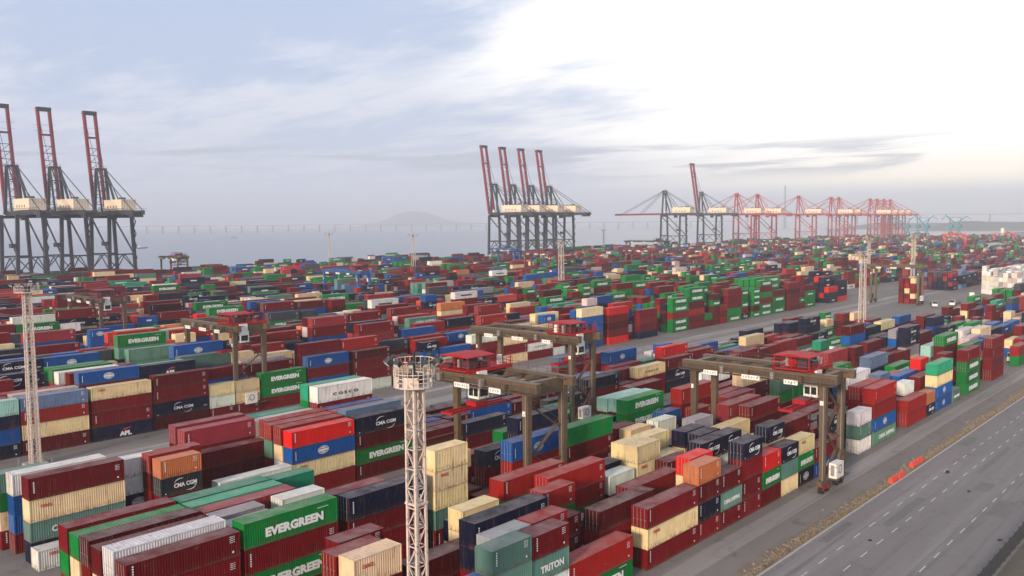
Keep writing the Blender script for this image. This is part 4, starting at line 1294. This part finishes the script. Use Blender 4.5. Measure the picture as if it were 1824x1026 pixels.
for k, (x0, x1, y) in enumerate(((144.3, 150.6, 47.1), (156.2, 161.6, 47.6))):
    t = thing('road_barrier', 'bright orange red plastic road barrier on the rubble bank, %s' % ('lower one' if k == 0 else 'upper one'), 'barrier', (x0, y, 0), 'orange barriers on the bank')
    n = 4
    for i in range(n):
        L = (x1-x0)/n; a = i*L; w0, w1 = .42, .16
        b = MB(); b.poly([(a+.04, -w0, 0), (a+L-.04, -w0, 0), (a+L-.04, w0, 0), (a+.04, w0, 0), (a+.1, -w0, .3), (a+L-.1, -w0, .3), (a+L-.1, w0, .3), (a+.1, w0, .3), (a+.15, -w1, .95), (a+L-.15, -w1, .95), (a+L-.15, w1, .95), (a+.15, w1, .95)],
            [(0,3,2,1),(0,1,5,4),(1,2,6,5),(2,3,7,6),(3,0,4,7),(4,5,9,8),(5,6,10,9),(6,7,11,10),(7,4,8,11),(8,9,10,11)])
        o = b.build('segment', M_['orange'], t); o.rotation_euler = (0, 0, rt.uniform(-.06, .06))
def scrap(x, y, s, label):
    b = MB(); r_ = random.Random(int(x*10))
    for i in range(4): rock(b, r_.uniform(-.5, .5)*s, r_.uniform(-.2, .2)*s, s*.5, r_)
    o = b.build('tyre_scrap', M_['black'], None, (x, y, .01)); tag(o, label, 'debris', 'black scraps on the road')
scrap(157.1, 42.0, .9, 'larger black scrap lying between the dashed lanes'); scrap(148.0, 36.3, .5, 'small black scrap on the middle of the road'); scrap(116.5, 40.5, .5, 'small dark scrap near the bottom of the road')
scrap(128, 27.4, .5, 'dark scrap beside the roadside fence')
# roadside fence
t = thing('fence', 'dark metal panel fence with tall slats along the road edge', 'fence', (90, 25.2, 0))
fb = MB(); fb.box(0, -.03, .12, 2.36, .0, .2); fb.box(0, -.03, 2.0, 2.36, 0, 2.08); fr_me = fb.mesh('rail'); fr_me.materials.append(M_['slate'])
sl = MB(); sl.box(0, -.02, 0, .10, .02, 2.1); sl_me = sl.mesh('slat'); sl_me.materials.append(M_['slate'])
ps = MB(); ps.box(-.09, -.09, 0, .09, .09, 2.3); ps.box(-.14, -.14, 2.3, .14, .14, 2.36); ps_me = ps.mesh('post'); ps_me.materials.append(M_['slate'])
for i in range(24):
    obj('post', ps_me, t, (i*2.55, 0, 0)); pnl = obj('rail', fr_me, t, (i*2.55+.095, 0, 0))
    for k in range(9): obj('slat', sl_me, pnl, (.06+k*.26, .022, .05))
kb2 = MB(); kb2.box(80, 25.6, 0, 400, 25.95, .16); struct('kerb', kb2, M_['conc'])

# ------------------------------------------------------------------ far shore: bridges, hills, harbour cranes, low buildings
hill_m = mat('hazed_hill_forest', (.10, .12, .115), .95, 0, .4, .004, coords='World')  # forest tone raised to a paler grey: distance haze put into the colour
def hills(name, ox, oy, L, ang, Hm, W_, seed, peaks):
    b = MB(); r_ = random.Random(seed); nx_, ny_ = 70, 10; ca, sa = math.cos(ang), math.sin(ang)
    ph = [r_.uniform(0, 6.28) for _ in range(8)]
    def hgt(u, v):
        e = sum(h_*math.exp(-((u-c_)/w_)**2) for c_, w_, h_ in peaks)
        e *= math.cos(v*math.pi/2)**1.2
        return -4+e*Hm*(1+.025*math.sin(u*31+ph[0])+.015*math.sin(u*67+v*4+ph[1]))
    for i in range(nx_+1):
        for j in range(ny_+1):
            u = i/nx_; v = j/ny_*2-1; px_ = (u-.5)*L; py_ = v*W_; b.v.append((ox+px_*ca-py_*sa, oy+px_*sa+py_*ca, hgt(u, v)))
    for i in range(nx_):
        for j in range(ny_): a = i*(ny_+1)+j; b.f.append((a, a+ny_+1, a+ny_+2, a+1))
    o = struct(name, b, hill_m); 
    for p in o.data.polygons: p.use_smooth = True
def at_px(pxx, d, horiz=397):
    v = fw*F_PX+rr*(pxx-912); a = math.atan2(v.y, v.x); return d*math.cos(a), d*math.sin(a)
hx, hy = at_px(740, 10300)
hills('hills', hx, hy, 1900, math.atan2(hy, hx)+math.pi/2+math.pi, 180, 700, 4, ((.5, .16, .55), (.40, .2, .40), (.66, .2, .38)))
for k, (pa, d, L, Hm) in enumerate(((1740, 4300, 1300, 30), (1860, 3600, 900, 36))):
    hx, hy = at_px(pa, d); hills('hills', hx, hy, L, math.atan2(hy, hx)+math.pi/2+math.pi, Hm, 120, 9+k, ((.5, .25, 1.0), (.2, .12, .8), (.8, .15, .85)))
def bridge(label, pts, deck, piers, th=4.6, pylons=()):
    t = thing('bridge', label, 'bridge', (pts[0][0], pts[0][1], 0)); ox, oy = pts[0]
    b = MB()
    L = MB()
    (x0, y0), (x1, y1) = pts; n = piers
    L.bar((0, 0, deck), (x1-ox, y1-oy, deck), 16, th); L.build('deck', M_['concD'], t)
    pm = MB(); 
    d = Vector((x1-x0, y1-y0, 0)).normalized(); nn = Vector((-d.y, d.x, 0))
    pm.bar(tuple(nn*-4+Vector((0, 0, -5))), tuple(nn*-4+Vector((0, 0, deck-th/2-2.2))), 7.0, 4); pm.bar(tuple(nn*4+Vector((0, 0, -5))), tuple(nn*4+Vector((0, 0, deck-th/2-2.2))), 7.0, 4)
    pm.bar(tuple(nn*-6.5+Vector((0, 0, deck-th/2-1.1))), tuple(nn*6.5+Vector((0, 0, deck-th/2-1.1))), 4, 2.2)
    pme = pm.mesh('pier'); pme.materials.append(M_['concD'])
    for i in range(n+1):
        f = i/n; obj('pier', pme, t, ((x1-x0)*f, (y1-y0)*f, 0))
    for f, hh in pylons:
        b = MB(); c_ = Vector(((x1-x0)*f, (y1-y0)*f, 0))
        for s in (-1, 1): b.bar(tuple(c_+nn*8*s+Vector((0, 0, -5))), tuple(c_+nn*3*s+Vector((0, 0, hh))), 8, 7, w2=5)
        b.bar(tuple(c_-nn*4+Vector((0, 0, hh*.75))), tuple(c_+nn*4+Vector((0, 0, hh*.75))), 6); b.build('pylon', M_['concD'], t)
    return t
bridge('long pale viaduct on piers crossing the hazy bay', (at_px(180, 5300), at_px(1330, 5300)), 38, 43)
bridge('distant suspension bridge deck behind the right hand cranes', (at_px(1330, 5200), at_px(2050, 4600)), 62, 6, 5, ((.12, 235),))
# level luffing harbour cranes behind the red row
for k, (pa, d) in enumerate(((1614, 1800), (1632, 1800), (1648, 1750), (1690, 1800), (1705, 1770))):
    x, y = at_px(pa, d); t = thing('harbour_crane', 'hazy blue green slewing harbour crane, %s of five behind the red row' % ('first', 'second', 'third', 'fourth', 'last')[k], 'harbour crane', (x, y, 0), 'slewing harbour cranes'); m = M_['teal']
    b = MB()
    for xx in (-5, 5):
        for yy in (-5, 5): b.bar((xx, yy, 0), (xx*.5, yy*.5, 18), 1.5)
    b.build('portal', m, t); b = MB(); b.tube((0, 0, 17), (0, 0, 32), 2.4, 10, 1.6); b.box(-5, -4, 26, 4, 4, 32); b.build('tower', m, t)
    s = 1 if k % 2 else -1; b = MB(); b.bar((1, -2*s, 30), (8, -26*s, 46+3*k % 8), 1.6).bar((0, 0, 32), (3, 3*s, 44), 1.4).bar((8, -26*s, 46), (9, -33*s, 41), 1.0).bar((3, 3*s, 44), (8, -24*s, 46), .5); b.build('jib', m, t)
for k, (pa, d, w_, h_, c_) in enumerate(((1560, 1250, 30, 10, 'cream'), (1765, 1150, 40, 12, 'whitep'), (1785, 1050, 22, 11, 'cream'), (1690, 1500, 50, 10, 'whitep'))):
    x, y = at_px(pa, d); t = thing('warehouse', '%s low warehouse among the far right container blocks, number %s from left' % ('pale', 'one two three four'.split()[k]), 'warehouse', (x, y, 0), 'warehouses')
    t['label'] = ('pale low warehouse behind the blue stacks', 'white low warehouse below the far hills', 'cream low warehouse near the right edge', 'white warehouse beside the orange gantry cranes')[k]
    b = MB(); b.box(-w_/2, -10, 0, w_/2, 10, h_); b.build('wall', M_[c_], t); b = MB(); b.poly([(-w_/2-.5, -10.5, h_+.01), (w_/2+.5, -10.5, h_+.01), (w_/2+.5, 10.5, h_+.01), (-w_/2-.5, 10.5, h_+.01), (-w_/2-.5, 0, h_+2.6), (w_/2+.5, 0, h_+2.6)], [(0, 1, 5, 4), (3, 4, 5, 2), (0, 4, 3), (1, 2, 5)]); b.build('roof', M_['galv'], t)
for k, (pa, d, hh) in enumerate(((1782, 1900, 24),)):
    x, y = at_px(pa, d); b = MB(); b.tube((0, 0, 0), (0, 0, hh), 3.2, 16); t = b.build('storage_silo', M_['whitep'], None, (x, y, 0)); tag(t, 'small white cylindrical tower below the far low hill', 'silo', 'silos')
    b = MB(); b.tube((0, 0, hh), (0, 0, hh+2), 3.2, 16, .6); b.build('roof', M_['galv'], t)
# a few small boats on the bay
for k, (pa, d) in enumerate(((255, 1900), (318, 1150), (420, 3300))):
    x, y = at_px(pa, d); t = thing('boat', 'small dark boat on the bay, %s' % ('right of the left cranes', 'near the quay end', 'far out below the viaduct')[k], 'boat', (x, y, -3)); b = MB()
    b.poly([(-9, -2.5, .0), (7, -2.5, 0), (11, 0, .2), (7, 2.5, 0), (-9, 2.5, 0), (-9.5, -3, 2.2), (7.5, -3, 2.4), (13, 0, 3), (7.5, 3, 2.4), (-9.5, 3, 2.2)], [(4,3,2,1,0),(5,6,7,8,9),(0,1,6,5),(1,2,7,6),(2,3,8,7),(3,4,9,8),(4,0,5,9)]); b.build('hull', M_['slate'], t)
    b = MB(); b.box(-6, -1.8, 2.4, -1, 1.8, 5.4); b.build('cabin', M_['whitep'], t)

# ------------------------------------------------------------------ the hazy air
hz = MB(); hz.box(-8600, -6500, -4.5, 13600, 14600, 262); hm = bpy.data.materials.new('hazy_air'); hm.use_nodes = True
t_ = hm.node_tree; t_.nodes.clear(); pv = t_.nodes.new('ShaderNodeVolumePrincipled'); ou = t_.nodes.new('ShaderNodeOutputMaterial'); t_.links.new(pv.outputs[0], ou.inputs['Volume'])
pv.inputs['Color'].default_value = (.97, .975, 1.0, 1); pv.inputs['Density'].default_value = .00021; pv.inputs['Anisotropy'].default_value = .55
hz_o = hz.build('haze', hm); hz_o['kind'] = 'stuff'
